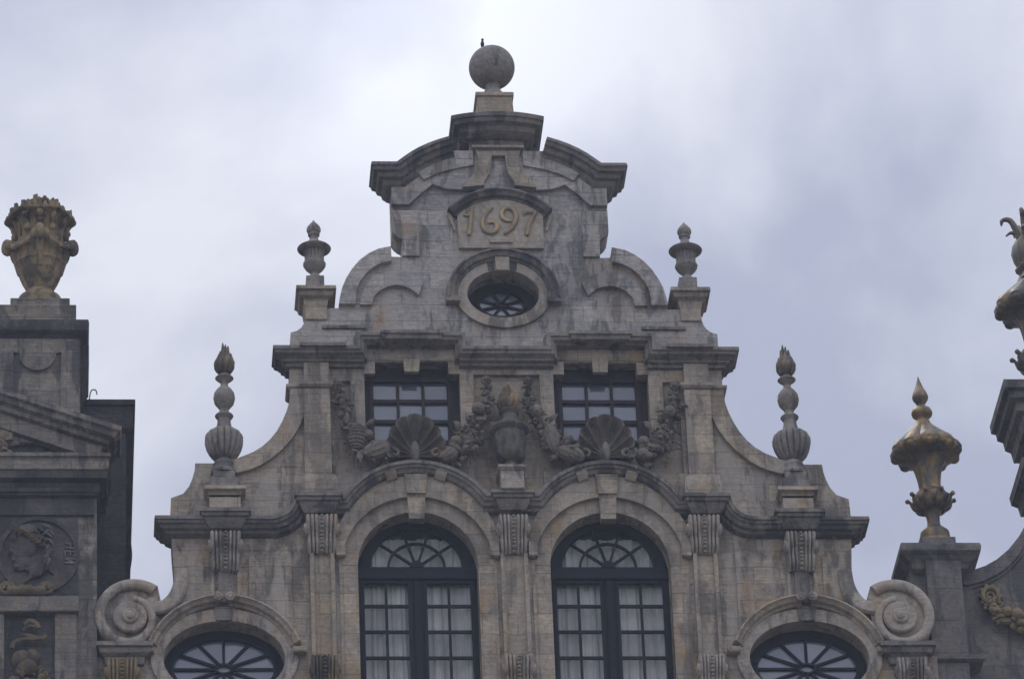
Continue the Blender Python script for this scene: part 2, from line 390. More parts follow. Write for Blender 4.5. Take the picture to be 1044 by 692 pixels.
for s in (-1, 1):
    c = WC*s
    holes.append([(c-.83, 8.9), (c+.83, 8.9)]+arc(c, 11.29, .83, .83, 0, 180, 28))
    holes.append([(c-.67, 12.98), (c+.67, 12.98), (c+.67, 14.34), (c+.515, 14.34), (c+.515, 14.53), (c-.515, 14.53), (c-.515, 14.34), (c-.67, 14.34)])
    holes.append(ellipse(4.01*s, 9.85, .825, .57))
    a = 2.43*s; b = 2.20*s
    holes.append([(min(a, b), 12.75), (max(a, b), 12.75), (max(a, b), 14.22), (min(a, b), 14.22)])
holes.append(ellipse(0, 15.62, .51, .385))
holes.append([(-.465, 12.5), (.465, 12.5), (.465, 14.33), (-.465, 14.33)])
w = MB(); w.prism(outline, 0, T, holes)
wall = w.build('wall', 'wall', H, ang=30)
for x0, x1, z0, z1 in ((-2.46, -2.17, 12.7, 14.26), (2.17, 2.46, 12.7, 14.26), (-.5, .5, 12.45, 14.37)):
    b = MB(); b.box(x0, x1, .07, T-.05, z0, z1); b.build('sunk_panel', 'trim', H, smooth=False)
lw = MB(); lw.box(-5.78, 5.78, 0.003, 11, GZ, 8.5); lw.build('lower_storeys', 'wall', H, smooth=False)
rf = MB(); rf.prism([(-4.3, 8.52), (4.3, 8.52), (4.3, 12.3), (2.9, 14.0), (2.2, 15.0), (1.1, 16.9), (-1.1, 16.9), (-2.2, 15.0), (-2.9, 14.0), (-4.3, 12.3)], T+.35, 11)
roof = rf.build('roof', 'slate', H, smooth=False)

# -------- raised bands of the wall
sw_o = [(-3.97, 12.90), (-3.79, 12.945), (-3.58, 13.04), (-3.45, 13.13), (-3.34, 13.24), (-3.24, 13.38), (-3.16, 13.54), (-3.10, 13.7), (-3.06, 13.85), (-3.045, 14.05)]
sw_i = [(-3.97, 12.685), (-3.80, 12.72), (-3.62, 12.77), (-3.48, 12.835), (-3.33, 12.94), (-3.18, 13.08), (-3.05, 13.24), (-2.94, 13.42), (-2.87, 13.6), (-2.83, 13.8), (-2.825, 14.05)]
def both(poly, y0, y1, name, mat):
    for q in (poly, [(-x, z) for x, z in reversed(poly)]):
        mb = MB(); mb.prism(q, y0, y1); mb.build(name, mat, H)
both(sw_o+sw_i[::-1], -.07, .05, 'swept_band', 'trim')
sh = [(-2.335, 15.43), (-2.315, 15.55), (-2.28, 15.70), (-2.22, 15.85), (-2.13, 16.01), (-2.02, 16.15), (-1.89, 16.26), (-1.75, 16.335), (-1.575, 16.375), (-1.57, 16.14), (-1.72, 16.10), (-1.84, 16.03), (-1.94, 15.93), (-2.03, 15.79), (-2.08, 15.65), (-2.10, 15.43)]
both(sh, -.085, .05, 'shoulder_band', 'wall')
def sp2(pts, n=6): return [(v.x, v.z) for v in bez([(x, 0, z) for x, z in pts], n)]
cr = sp2([(-2.035, 15.43), (-1.99, 15.63), (-1.87, 15.83), (-1.68, 15.95), (-1.46, 15.985), (-1.26, 15.915), (-1.125, 15.80)])+[(-1.20, 15.585)]+sp2([(-1.20, 15.585), (-1.34, 15.70), (-1.54, 15.745), (-1.72, 15.675), (-1.83, 15.56), (-1.865, 15.43)])[1:]
both(cr, -.07, .05, 'crescent_band', 'wall')


# neck strips and pediment field
both([(-1.405, 16.25), (-1.17, 16.25), (-1.17, 17.0), (-1.545, 17.0), (-1.545, 16.66), (-1.51, 16.60), (-1.46, 16.55), (-1.41, 16.52)], -.035, .03, 'neck_strip', 'wall')
b = MB()
fld = [(-1.545, 17.08), (-1.30, 17.08), (-1.12, 17.27), (-.95, 17.42), (-.85, 17.38), (-.74, 17.345), (-.60, 17.335), (-.44, 17.33)]
fo = [(-1.545, 17.55), (-1.46, 17.56), (-1.36, 17.64), (-1.26, 17.72), (-1.14, 17.80), (-1.0, 17.87), (-.86, 17.93), (-.72, 17.96), (-.40, 17.96)]
b.prism(fld+mir(fld)+[(-x, z) for x, z in fo]+fo[::-1], -.075, .03)
b.build('pediment_field', 'wall', H)
# upper band of the field, close under the curved cornice
ar = [(-.36, 17.72), (-.62, 17.665), (-.86, 17.59), (-1.08, 17.47), (-1.16, 17.6), (-.72, 17.96), (-.36, 17.96)]
both(ar, -.115, -.05, 'frieze_band', 'wall')

# window-stage pilasters
for s in (-1, 1):
    b = MB()
    x0, x1 = sorted((2.86*s, 2.49*s))
    b.cbox(x0, x1, -.09, .05, 12.66, 14.06); b.capbox(x0, x1, -.09, .05, 14.15, [(.02, 0), (.045, -.01), (.045, -.05), (.015, -.085)])
    b.cbox(x0+.01, x1-.01, -.085, .05, 14.15, 14.5)
    b.capbox(x0-.03, x1+.03, -.12, .05, 12.66, [(0, 0), (.02, -.02), (.05, -.16), (.05, -.3)])
    xs = sorted((3.045*s, 2.86*s)); b.capbox(xs[0], xs[1], -.02, .35, 14.14, [(.02, 0), (.055, -.01), (.055, -.05), (.015, -.085)])
    b.build('pilaster', 'trim', H)

# -------- ledges with stains above the middle cornice
for s in (-1, 1):
    b = MB(); xs = sorted((2.54*s, 1.98*s)); b.capbox(xs[0], xs[1], 0, .05, 15.10, [(.0, .03), (.035, 0), (.035, -.04), (0, -.05)])
    b.build('weathering_ledge', 'dark', H)

# -------- middle cornice, stepping up over the two upper windows
PU = [(-.03, .04), (.235, .012), (.24, -.04), (.215, -.055), (.205, -.09), (.15, -.11), (.13, -.135), (-.03, -.15)]
half = [(-3.045, 14.65), (-2.10, 14.65), (-2.10, 14.87), (-.58, 14.87), (-.58, 14.65)]
b = MB(); b.mould(half+mir(half), PU, 0, (.3, .3))
for s in (-1, 1): b.capbox(*sorted(((WC-.36)*s, (WC+.36)*s)), -.20, .05, 14.90, [(0, 0), (.085, -.012), (.09, -.06), (.06, -.08), (.05, -.13), (-.02, -.16)])
for s in (-1, 1):                                             # heavy bed mould under the level lengths
    x0, x1 = sorted((3.045*s, 2.0*s))
    if s < 0: b.mould([(x0, 14.515), (x1, 14.515)], [(-.03, 0), (.115, 0), (.11, -.035), (.06, -.055), (.05, -.09), (-.03, -.10)], 0, (.3, None))
    else: b.mould([(x0, 14.515), (x1, 14.515)], [(-.03, 0), (.115, 0), (.11, -.035), (.06, -.055), (.05, -.09), (-.03, -.10)], 0, (None, .3))
b.mould([(-.66, 14.515), (.66, 14.515)], [(-.03, 0), (.14, 0), (.135, -.03), (.08, -.05), (.07, -.08), (-.03, -.10)])
for s in (-1, 1):                                             # second small fillet on the outer lengths
    b.capbox(*sorted((2.82*s, 2.35*s)), -.2, .05, 14.70, [(.03, 0), (.09, -.02), (.09, -.07), (.02, -.08)])
b.build('middle_cornice', 'dark', H)

# keystones of the upper windows
for s in (-1, 1):
    c = WC*s; b = MB()
    b.prism([(c-.10, 14.36), (c+.10, 14.36), (c+.135, 14.74), (c-.135, 14.74)], -.03, .05)
    b.build('keystone', 'trim', H)
    b = MB(); b.prism([(c-.80, 14.55), (c+.80, 14.55), (c+.80, 14.73), (c-.80, 14.73)], -.02, .03)
    b.build('lintel', 'trim', H)

# -------- lower cornice: level ends, swept up to the arched hoods
PL = [(-.03, .05), (.235, .015), (.245, -.04), (.22, -.05), (.21, -.085), (.18, -.095), (.155, -.14), (.10, -.155), (.085, -.19), (.02, -.22), (-.03, -.225)]
hood = [(-WC+1.19*cos(radians(a)), 11.63+1.19*sin(radians(a))) for a in [148.6-i*(148.6-34.3)/26 for i in range(27)]]
half = [(-4.71, 11.94), (-3.36, 11.94)]+arc(-3.36, 12.25, .33, .31, -80, -8, 8)+[(-3.03, 12.25), (-2.346, 12.25)]+hood[1:-1]+[(-.347, 12.30)]
b = MB(); b.mould(half+mir(half), PL, 0, (.3, .3))
PB = [(-.02, .035), (.06, .0), (.065, -.05), (.04, -.06), (.03, -.10), (.0, -.115), (-.03, -.19), (-.07, -.25)]
lower_cornice = b.build('lower_cornice', 'dark', H)
for x0, x1, z, nm in ((-4.27, -3.69, 12.03, 1), (3.69, 4.27, 12.03, 1), (-2.96, -2.42, 12.275, 2), (2.42, 2.96, 12.275, 2), (-.24, .24, 12.325, 3)):
    b = MB(); b.capbox(x0, x1, -.26, .1, z, PB); b.build('cornice_break', 'dark', H)

# -------- arch surrounds of the tall windows
for s in (-1, 1):
    c = WC*s
    b = MB()
    b.prism(arc(c, 11.29, .83, .83, 0, 180, 32)+arc(c, 11.29, 1.045, 1.045, 180, 0, 36), -.03, .05)
    arch = b.build('archivolt', 'trim', H)
    ro = arc(c, 11.42, 1.16, 1.24, 10, 170, 30)
    b = MB(); b.prism(arc(c, 11.29, 1.04, 1.04, 165, 15, 30)+ro, -.10, .05)
    b.build('voussoir_band', 'trim', H)
    b = MB(); b.prism([(c-.105, 11.98), (c+.105, 11.98), (c+.125, 12.36), (c-.125, 12.36)], -.105, .05)
    b.prism([(c-.13, 12.36), (c+.13, 12.36), (c+.16, 12.66), (c-.16, 12.66)], -.15, .1)
    b.build('keystone', 'wall', H)
    # plain jamb piers and imposts
    for d in (-1, 1):
        xa, xb = sorted((c+d*.83, c+d*1.03)); b = MB()
        b.cbox(xa, xb, -.03, .05, 8.9, 11.29)
        xa2, xb2 = sorted((c+d*1.0, c+d*1.125)); b.cbox(xa2, xb2, -.11, .05, 11.40, 11.62)
        xa3, xb3 = sorted((c+d*1.03, c+d*1.085)); b.cbox(xa3, xb3, -.015, .05, 8.9, 11.79)
        b.build('jamb_pier', 'trim', H)
    # raised moulded blocks at the crown of the hood
    for d in (-1, 1):
        q = [(c+1.19*cos(radians(90-d*a)), 11.63+1.19*sin(radians(90-d*a))) for a in (15, 19, 23)]; q.sort()
        b = MB(); b.mould(q, [(.05, -.06), (.215, -.06), (.20, -.12), (.14, -.19), (.05, -.20)]); b.build('hood_block', 'trim', H)

# -------- fluted consoles
def console(cx, wd, zt, zb, y_top, y_bot, ears=True, mb=None):
    mb = mb or MB(); nx = 90; nz = 22; vs = []; fs = []
    for j in range(nz+1):
        t = j/nz; z = zt+(zb-zt)*t
        dep = y_top+(y_bot-y_top)*(t**1.6)-.03*sin(min(1, t*2.2)*pi)*(1 if t < .46 else 0) - (.035*sin((t-.62)/.38*pi) if t > .62 else 0)
        w_ = wd*(1-.13*t)
        for i in range(nx+1):
            u = i/nx*2-1
            fl = abs(sin((abs(u)-.2)/.8*pi*3)) if abs(u) > .2 else .1
            if abs(u) > .97: fl = .3
            vs.append((cx+u*w_/2, dep-.065*fl**.55+.045, z))
    n = len(vs)
    for j in range(nz+1):
        w_ = wd*(1-.13*j/nz)
        vs += [(cx-w_/2, .04, zt+(zb-zt)*j/nz), (cx+w_/2, .04, zt+(zb-zt)*j/nz)]
    for j in range(nz):
        for i in range(nx):
            a = j*(nx+1)+i; fs.append((a, a+nx+1, a+nx+2, a+1))
        l0, l1 = n+2*j, n+2*j+2
        fs.append((j*(nx+1), l0, l1, (j+1)*(nx+1))); fs.append((j*(nx+1)+nx, (j+1)*(nx+1)+nx, l1+1, l0+1))
    fs.append(tuple(range(nx+1))+(n+1, n)); fs.append(tuple(range(nz*(nx+1), nz*(nx+1)+nx+1))[::-1]+(n+2*nz, n+2*nz+1))
    mb.add(vs, fs)
    nb = int((zt-zb)/.052)
    for k in range(nb):
        t = (k+.5)/nb; z = zt+(zb-zt)*t
        dep = y_top+(y_bot-y_top)*(t**1.6)-.03*sin(min(1, t*2.2)*pi)*(1 if t < .46 else 0) - (.035*sin((t-.62)/.38*pi) if t > .62 else 0)
        mb.ell((cx, dep-.005, z), (.028, .03, .021), seg=8, rings=6)
    if ears:
        for s in (-1, 1):
            x = cx+s*(wd/2-.02)
            sp = []
            for k in range(22):
                a = k/21*2.3*2*pi*.62; r = .105*(1-k/21*.72); sp.append((x+s*.035*(k/21), y_top+.07-r*cos(a)*.9, zt-.19-r*sin(a)))
            mb.tube(sp, [.028]*22, 7)
            mb.ell((x+s*.02, y_top+.07, zt-.19), (.035, .07, .085), seg=12, rings=8)
    return mb
def pilaster_strip(cx, hw, z0, z1, parent=H):
    b = MB()
    for d in (-1, 1): b.cbox(*sorted((cx+d*hw, cx+d*(hw-.055))), -.075, .04, z0, z1)
    b.box(cx-hw+.05, cx+hw-.05, -.022, .03, z0, z1)
    return b
for cx, hw in ((-2.65, .17), (2.65, .17), (0, .19)):
    console(cx, .44 if cx else .41, 11.99, 11.45, -.20, -.06).build('console', 'pale', H)
    pilaster_strip(cx, hw, 9.8, 11.47).build('pilaster', 'trim', H)
    console(cx, .36 if cx else .4, 9.84, 9.2, -.17, -.05).build('console', 'giltstone' if cx < 0 else 'pale', H)
    pilaster_strip(cx, hw-.02, 8.5, 9.25).build('pilaster', 'trim', H)
for s in (-1, 1):
    console(3.98*s, .42, 11.72, 11.18, -.22, -.07).build('console', 'pale', H)
    b = MB(); b.cbox(3.98*s-.10, 3.98*s+.10, -.05, .04, 10.7, 11.2); b.build('pendant', 'dark', H)
    b = MB()
    for d in (-1, 1): b.cbox(*sorted((3.98*s+d*.16, 3.98*s+d*.21)), -.045, .04, 10.72, 11.3)
    # framed wall panels each side of the console
    pp = [(3.66*s, 10.75), (3.66*s, 11.44), (3.45*s, 11.45), (3.28*s, 11.50), (3.15*s, 11.58), (3.07*s, 11.66), (3.07*s, 10.3), (3.2*s, 10.45), (3.4*s, 10.62)]
    b.prism(pp, -.028, .03)
    b.prism([(4.28*s, 10.75), (4.28*s, 11.47), (4.52*s, 11.47), (4.52*s, 11.2), (4.55*s, 11.0), (4.60*s, 10.85), (4.63*s, 10.62)], -.028, .03)
    b.build('wall_panel', 'wall', H)

# -------- pedestals under the finials
for s in (-1, 1):
    cx = 3.98*s
    b = MB()
    b.cbox(cx-.215, cx+.215, -.21, .2, 12.02, 12.30)
    b.capbox(cx-.215, cx+.215, -.21, .22, 12.405, [(.0, .02), (.055, .01), (.07, -.02), (.07, -.055), (.03, -.07), (.0, -.11), (0, -.15)])
    b.build('pedestal', 'trim', H)
    cx = 2.655*s
    b = MB()
    b.cbox(cx-.145, cx+.145, -.03, .4, 15.2, 15.5)
    b.capbox(cx-.145, cx+.145, -.03, .45, 15.68, [(.08, .012), (.135, 0), (.14, -.055), (.10, -.075), (.085, -.13), (.03, -.16), (.015, -.25), (0, -.28)])
    b.build('pedestal', 'trim', H)

# -------- curved top cornice and crowning block
PT = [(-.03, .05), (.285, .015), (.30, -.04), (.275, -.055), (.26, -.105), (.21, -.12), (.185, -.18), (.13, -.20), (.11, -.26), (.04, -.31), (-.03, -.32)]
lt = [(-1.54, 17.65), (-1.46, 17.65), (-1.36, 17.735), (-1.26, 17.815), (-1.14, 17.895), (-1.0, 17.97), (-.86, 18.03), (-.70, 18.085)]
b = MB(); b.mould(lt, PT, 0, (.33, None)); b.build('top_cornice', 'dark', H)
b = MB(); b.mould(mir(lt), PT, 0, (None, .33)); b.build('top_cornice', 'dark', H)
b = MB()
b.capbox(-.40, .40, -.03, .75, 18.43, [(.255, .015), (.27, 0), (.265, -.06), (.24, -.075), (.225, -.13), (.15, -.16), (.13, -.23), (.06, -.28), (.02, -.31)], .085, 14)
b.capbox(-.38, .38, -.02, .7, 18.16, [(0, .06), (0, -.26)])
b.build('crowning_block', 'dark', H)
b = MB()
b.capbox(-.30, .30, -.10, .1, 18.02, [(.03, .02), (.075, 0), (.075, -.04), (.03, -.055), (.015, -.10), (0, -.12)])
b.build('necking', 'trim', H)
# inverted-Y console below it
b = MB()
yl = [(-.31, 17.93), (-.295, 17.82), (-.30, 17.72), (-.325, 17.62), (-.38, 17.52), (-.49, 17.42), (-.53, 17.33), (-.22, 17.36), (-.22, 17.42), (-.19, 17.47), (-.14, 17.55), (-.11, 17.67), (-.095, 17.86)]
b.prism(yl+[(.095, 17.86), (.11, 17.67), (.14, 17.55), (.19, 17.47), (.22, 17.42), (.22, 17.36), (.53, 17.33), (.49, 17.42), (.38, 17.52), (.325, 17.62), (.30, 17.72), (.295, 17.82), (.31, 17.93)], -.15, .02)
b.build('flared_console', 'trim', H)
# plinth for the ball
b = MB()
b.capbox(-.265, .265, .03, .60, 19.05, [(-.01, .01), (.012, -.01), (.012, -.06), (-.015, -.075), (0, -.30), (.0, -.72)])
b.build('ball_plinth', 'trim', H)

# -------- date panel
b = MB()
pa = arc(0, 16.38, .84, .80, 137, 43, 20)
b.prism([(-.605, 16.37), (.605, 16.37)]+mir(pa)[::-1][::-1] if False else [(-.605, 16.37), (.605, 16.37)]+pa[::-1], -.06, .03)
b.cbox(-.165, .165, -.09, .0, 16.44, 16.525)
b.build('date_panel', 'pale', H)
hp = arc(0, 16.36, .98, .96, 139, 41, 26)
b = MB(); b.mould(hp, [(-.03, .02), (.16, .0), (.17, -.03), (.14, -.05), (.12, -.10), (.075, -.115), (.06, -.15), (-.03, -.165)])
b.build('date_hood', 'dark', H)
for s in (-1, 1):
    b = MB(); b.prism([(.70*s, 16.93), (.645*s, 16.68), (.66*s, 16.66), (.76*s, 16.92)], -.06, .02); b.build('hood_drop', 'trim', H)
def px(p): return ((p[0]-523)*.001766-.005, 16.585+(480-p[1])*.00204)
digits = {'1': ([[(238, 322), (272, 322), (298, 280)], [(297, 272), (290, 340), (280, 410), (268, 474)]], [[.022, .024, .018], [.032, .030, .032, .036]]),
          '6': ([[(464, 264), (425, 298), (393, 340), (378, 390), (388, 432), (415, 458), (448, 466), (480, 452), (497, 422), (488, 393), (462, 378), (428, 384)]], [[.020, .026, .03, .034, .036, .036, .036, .038, .036, .03, .026, .018]]),
          '9': ([[(612, 368), (575, 366), (545, 345), (536, 312), (552, 280), (585, 264), (622, 270), (648, 298), (655, 340), (642, 388), (610, 434), (560, 468)]], [[.018, .026, .032, .034, .032, .032, .034, .036, .036, .034, .03, .028]]),
          '7': ([[(722, 314), (724, 298)], [(722, 298), (770, 296), (816, 300)], [(816, 300), (782, 352), (752, 410), (737, 474)]], [[.02, .02], [.026, .022, .022], [.022, .028, .032, .036]])}
for k in '1697':
    b = MB(); ls, rs = digits[k]
    for l, r in zip(ls, rs):
        pts = [(*px(p), 0) for p in l]; pts = [(x, -.078, z) for x, z, _ in pts]
        P = bez(pts, 5) if len(pts) > 2 else [Vector(p) for p in pts]
        n = len(P); R = []
        for i in range(n):
            t = i/(n-1)*(len(r)-1); q = min(int(t), len(r)-2); R.append(r[q]+(r[q+1]-r[q])*(t-q))
        b.tube(P, R, 10, .5, (0, -1, 0))
        b.ell(P[0], (R[0], R[0]*.5, R[0])); b.ell(P[-1], (R[-1], R[-1]*.5, R[-1]))
    b.build('numeral', 'numeral', H)

# -------- small oculus
b = MB(); b.prism(ellipse(0, 15.62, .675, .545, 72), -.05, .03, [ellipse(0, 15.62, .512, .387, 72)])
b.build('oculus_surround', 'pale', H)
oh = arc(0, 15.58, .80, .74, 184, -4, 40)
b = MB(); b.mould(oh, [(-.03, .02), (.15, .0), (.16, -.03), (.13, -.05), (.115, -.11), (.075, -.12), (.065, -.155), (-.03, -.165)])
for s in (-1, 1): b.cbox(*sorted((.62*s, .82*s)), -.14, .02, 15.45, 15.54)
b.build('oculus_hood', 'dark', H)
b = MB(); b.prism([(-.085, 15.985), (.085, 15.985), (.105, 16.2), (-.105, 16.2)], -.10, .1); b.build('keystone', 'pale', H)
for s in (-1, 1):
    b = MB(); b.prism([(.11*s, 16.0), (.20*s, 15.985), (.22*s, 16.17), (.115*s, 16.19)], -.053, .0); b.build('voussoir', 'carved', H)
def oval_window(cx, cz, a_o, b_o, a, bb, y, nsp, hub, bar, frame_mat, parent=H, zs=0, off=0., glass='paleglass'):
    f = MB(); f.prism(ellipse(cx, cz, a_o, b_o), y, y+.10, [ellipse(cx, cz+zs, a, bb)])
    f.prism(ellipse(cx, cz+zs, a+.035, bb+.035), y-.03, y+.02, [ellipse(cx, cz+zs, a-.004, bb-.004)])
    fr = f.build('window', frame_mat, parent)
    g_ = MB()
    for i in range(nsp):
        q = [(cx+(a+.02)*cos(2*pi*(i+off+t/5)/nsp), cz+zs+(bb+.02)*sin(2*pi*(i+off+t/5)/nsp)) for t in range(6)]; a_, c_ = _rp.uniform(-.02, .02), _rp.uniform(-.02, .02)
        g_.add([(cx, y+.05, cz+zs)]+[(x, y+.05+a_*(x-cx)+c_*(z-cz), z) for x, z in q], [tuple(range(7))])
    g_.build('pane', glass, fr)
    k = MB()
    for i in range(nsp):
        t = 2*pi*(i+off)/nsp; d = Vector((cos(t)*a, 0, sin(t)*bb)); n = Vector((-d.z, 0, d.x)).normalized()*bar
        p0 = Vector((cx+cos(t)*hub[0]*.9, 0, cz+zs+sin(t)*hub[1]*.9)); p1 = Vector((cx, 0, cz+zs))+d*1.02
        k.prism([((p0+n).x, (p0+n).z), ((p0-n).x, (p0-n).z), ((p1-n).x, (p1-n).z), ((p1+n).x, (p1+n).z)], y+.008+.0005*i, y+.055)
    k.prism(ellipse(cx, cz+zs, hub[0], hub[1], 32), y-.005, y+.055, [ellipse(cx, cz+zs, hub[0]-bar*1.6, hub[1]-bar*1.6, 32)])
    k.build('glazing_bars', frame_mat, fr)
    return fr
oval_window(0, 15.66, .62, .5, .315, .205, .32, 8, (.075, .055), .015, 'brown', off=.5)
b = MB(); b.box(-.7, .7, .60, .68, 15.0, 16.3); b.build('dark_backing', 'shade_backing', roof)  # dark plate added behind the oculus to block light

# -------- large oval windows
for s in (-1, 1):
    c = 4.01*s
    b = MB(); b.prism(ellipse(c, 9.85, 1.0, .755, 80), -.045, .03, [ellipse(c, 9.85, .827, .572, 80)]); b.build('oval_surround', 'pale', H)
    b = MB(); b.prism([(c-.11, 10.42), (c+.11, 10.42), (c+.13, 10.62), (c-.13, 10.62)], -.075, .05); b.build('keystone', 'dark', H)
    hl = arc(c, 9.70, 1.10, 1.09, 160, 94, 22); hr = arc(c, 9.70, 1.10, 1.09, 86, 20, 22)
    pr = [(-.03, .02), (.15, .0), (.165, -.03), (.14, -.045), (.12, -.09), (.07, -.11), (.055, -.14), (-.03, -.155)]
    b = MB(); b.mould(hl, pr); b.mould(hr, pr)
    for q in (hl[0], hr[-1]): b.cbox(q[0]-.10, q[0]+.08, -.15, .02, q[1]-.17, q[1]-.085)
    hd = b.build('oval_hood', 'trim', H)
    for d in (-1, 1):
        sp = []
        for k in range(30):
            a = k/29*1.9*2*pi; r = .062*(1-k/29*.75); sp.append((c+d*.075-d*r*sin(a)*-1, -.17-.03*k/29, 10.735-r*cos(a)*-1*1.0))
        v = MB(); v.tube(sp, [.02]*30, 7); v.lathe([(.07, -.02), (.07, .02)], (c+d*.075, -.13, 10.735), 16)
        v.build('hood_scroll', 'pale', hd)
    oval_window(c, 9.84, .90, .64, .69, .44, .25, 12, (.125, .085), .018, 'navy')
    b = MB(); b.box(c-1, c+1, .62, .66, 9.0, 10.6); b.build('dark_backing', 'shade_backing', H)

# -------- scroll volutes standing on the ledges
for s in (-1, 1):
    cx, cz = 5.29, 10.43; b = MB()
    def rad(deg):       # outer radius of the spiral, measured anticlockwise from +x on the right-hand house side mirrored
        t = (deg-30)/360
        return .66*math.exp(-.62*t)
    # drawn for the left volute, then mirrored
    L_ = []
    for k in range(46):
        a = 50+k*(330-50)/45; r = rad(a); rr = (1.0 if a > 110 else 1.0)
        L_.append((-cx+r*cos(radians(a))*.93, cz+r*sin(radians(a))))
    outl = L_+[(-4.93, 10.12), (-4.90, 10.5), (-4.87, 10.71)]
    b.prism(outl, -.075, .28)
    # broad raised rim curling in to a flat boss
    sp = []; rr = []
    for k in range(110):
        a = 50+k*(440-50)/109; r = rad(a); tr_ = .085-.035*k/109; rc = r-tr_*.95
        sp.append((-cx+rc*cos(radians(a))*.93, -.09-.05*k/109, cz+rc*sin(radians(a)))); rr.append(tr_)
    b.tube(sp, rr, 12, .85, (0, -1, 0))
    def disc(r0, y0, y1):
        n = 44; vs = []
        for rr_, y in ((r0, y1), (r0, y0+.02), (r0-.02, y0)): vs += [(-cx+rr_*cos(2*pi*i/n), y, cz+rr_*sin(2*pi*i/n)) for i in range(n)]
        fs = [(q*n+i, q*n+(i+1) % n, (q+1)*n+(i+1) % n, (q+1)*n+i) for q in range(2) for i in range(n)]+[tuple(range(2*n, 3*n))]
        b.add(vs, fs)
    disc(.235, -.175, 0); disc(.115, -.215, -.1)
    b.ell((-cx, -.21, cz), (.07, .035, .07), seg=16, rings=8)
    # curling tail band that runs into the wall
    tp = bez([(-5.02, -.10, 10.72), (-4.98, -.10, 10.60), (-4.88, -.10, 10.60), (-4.76, -.09, 10.66), (-4.66, -.08, 10.80), (-4.60, -.07, 10.98), (-4.58, -.06, 11.2)], 6)
    b.tube(tp, [.10]*len(tp), 8, .55, (0, -1, 0))
    if s > 0: b.mirror()
    b.build('volute', 'pale', H)
    b = MB(); xs = sorted((5.68*s, 5.05*s))
    b.capbox(xs[0], xs[1], -.14, .3, 10.045, [(.04, .0), (.07, -.012), (.07, -.075), (.03, -.09), (.02, -.16), (-.04, -.20), (-.06, -.30)])
    b.build('ledge', 'dark', H)
    console(5.40*s, .42, 9.78, 9.1, -.19, -.06, True).build('console', 'giltstone' if s < 0 else 'pale', H)

# -------- arched French windows
for s in (-1, 1):
    c = WC*s; y = .25
    f = MB()
    glassfan = [(c+.635, 11.41)]+arc(c, 11.41, .635, .61, 2, 178, 30)+[(c-.635, 11.41)]
    leafs = []
    for d in (-1, 1): leafs.append([(c+d*.11, 8.95), (c+d*.755, 8.95), (c+d*.755, 11.175), (c+d*.11, 11.175)][::d])
    f.prism([(c-.9, 8.8), (c+.9, 8.8)]+arc(c, 11.29, .9, .9, 0, 180, 30), y, y+.09, [glassfan]+leafs)
    f.cbox(c-.045, c+.045, y-.035, y+.02, 8.8, 11.19); f.cbox(c-.83, c+.83, y-.05, y+.02, 11.20, 11.37)
    fr = f.build('window', 'navy', H)
    for d in (-1, 1):
        l = MB(); xs = sorted((c+d*.09, c+d*.775)); l.prism([(xs[0], 8.95), (xs[1], 8.95), (xs[1], 11.19), (xs[0], 11.19)], y-.02, y+.04, [[(xs[0]+.04, 8.98), (xs[1]-.04, 8.98), (xs[1]-.04, 11.15), (xs[0]+.04, 11.15)]])
        mid = (c+d*.11+c+d*.755)/2
        l.box(mid-.018, mid+.018, y, y+.045, 8.95, 11.17)
        for z in (10.807, 10.41, 10.01, 9.62, 9.22): l.box(xs[0]+.03, xs[1]-.03, y+.002, y+.043, z-.02, z+.02)
        l.build('casement', 'navy', fr)
    k = MB()
    k.prism(arc(c, 11.41, .405, .385, 0, 180, 24)+arc(c, 11.41, .375, .355, 180, 0, 24), y+.002, y+.05)
    for a in (36, 72, 108, 144):
        d = Vector((cos(radians(a)), 0, sin(radians(a)))); n = Vector((-d.z, 0, d.x))*.015; p0 = Vector((c, 0, 11.41))+d*.07; p1 = Vector((c, 0, 11.41))+d*.65
        k.prism([((p0+n).x, (p0+n).z), ((p0-n).x, (p0-n).z), ((p1-n).x, (p1-n).z), ((p1+n).x, (p1+n).z)], y+.005, y+.052)
    k.prism(arc(c, 11.40, .10, .10, 0, 180, 12), y-.02, y+.05)
    k.build('fanlight_bars', 'navy', fr)
    g_ = MB(); rws = (8.93, 9.22, 9.62, 10.01, 10.41, 10.807, 11.18)
    for d in (-1, 1):
        x0, x1 = sorted((c+d*.10, c+d*.765)); panes([(x0, (x0+x1)/2), ((x0+x1)/2, x1)], list(zip(rws[:-1], rws[1:])), y+.06, g_)
    for i in range(5):
        q = arc(c, 11.41, .66, .64, 36*i, 36*i+36, 6); a_ = _rp.uniform(-.02, .02)
        g_.add([(c, y+.06, 11.39)]+[(x, y+.06+a_*(z-11.6), z) for x, z in q], [tuple(range(8))])
    g_.build('pane', 'glass', fr)
    # gathered net curtains
    cu = MB(); vs = []; fs = []; nx = 240
    for j, z in enumerate((8.8, 10.2, 11.25, 11.9)):
        for i in range(nx+1):
            x = c-.88+1.76*i/nx
            a = .03*sin(x*(29+4*s)+1.4*sin(x*5+s))+.018*sin(x*(61-7*s)+1.3*s)+.012*sin(x*113+2*s)+.02*sin(x*11+s)
            vs.append((x+.012*sin(z*1.7+x*9), .375+a*.8*(1-.12*j), z))
    for j in range(3):
        for i in range(nx): q = j*(nx+1)+i; fs.append((q, q+1, q+nx+2, q+nx+1))
    cu.add(vs, fs); cu.build('curtain', 'curtain', fr)
    b = MB(); b.box(c-1, c+1, .62, .66, 8.6, 12.3); b.build('dark_backing', 'shade_backing', fr)

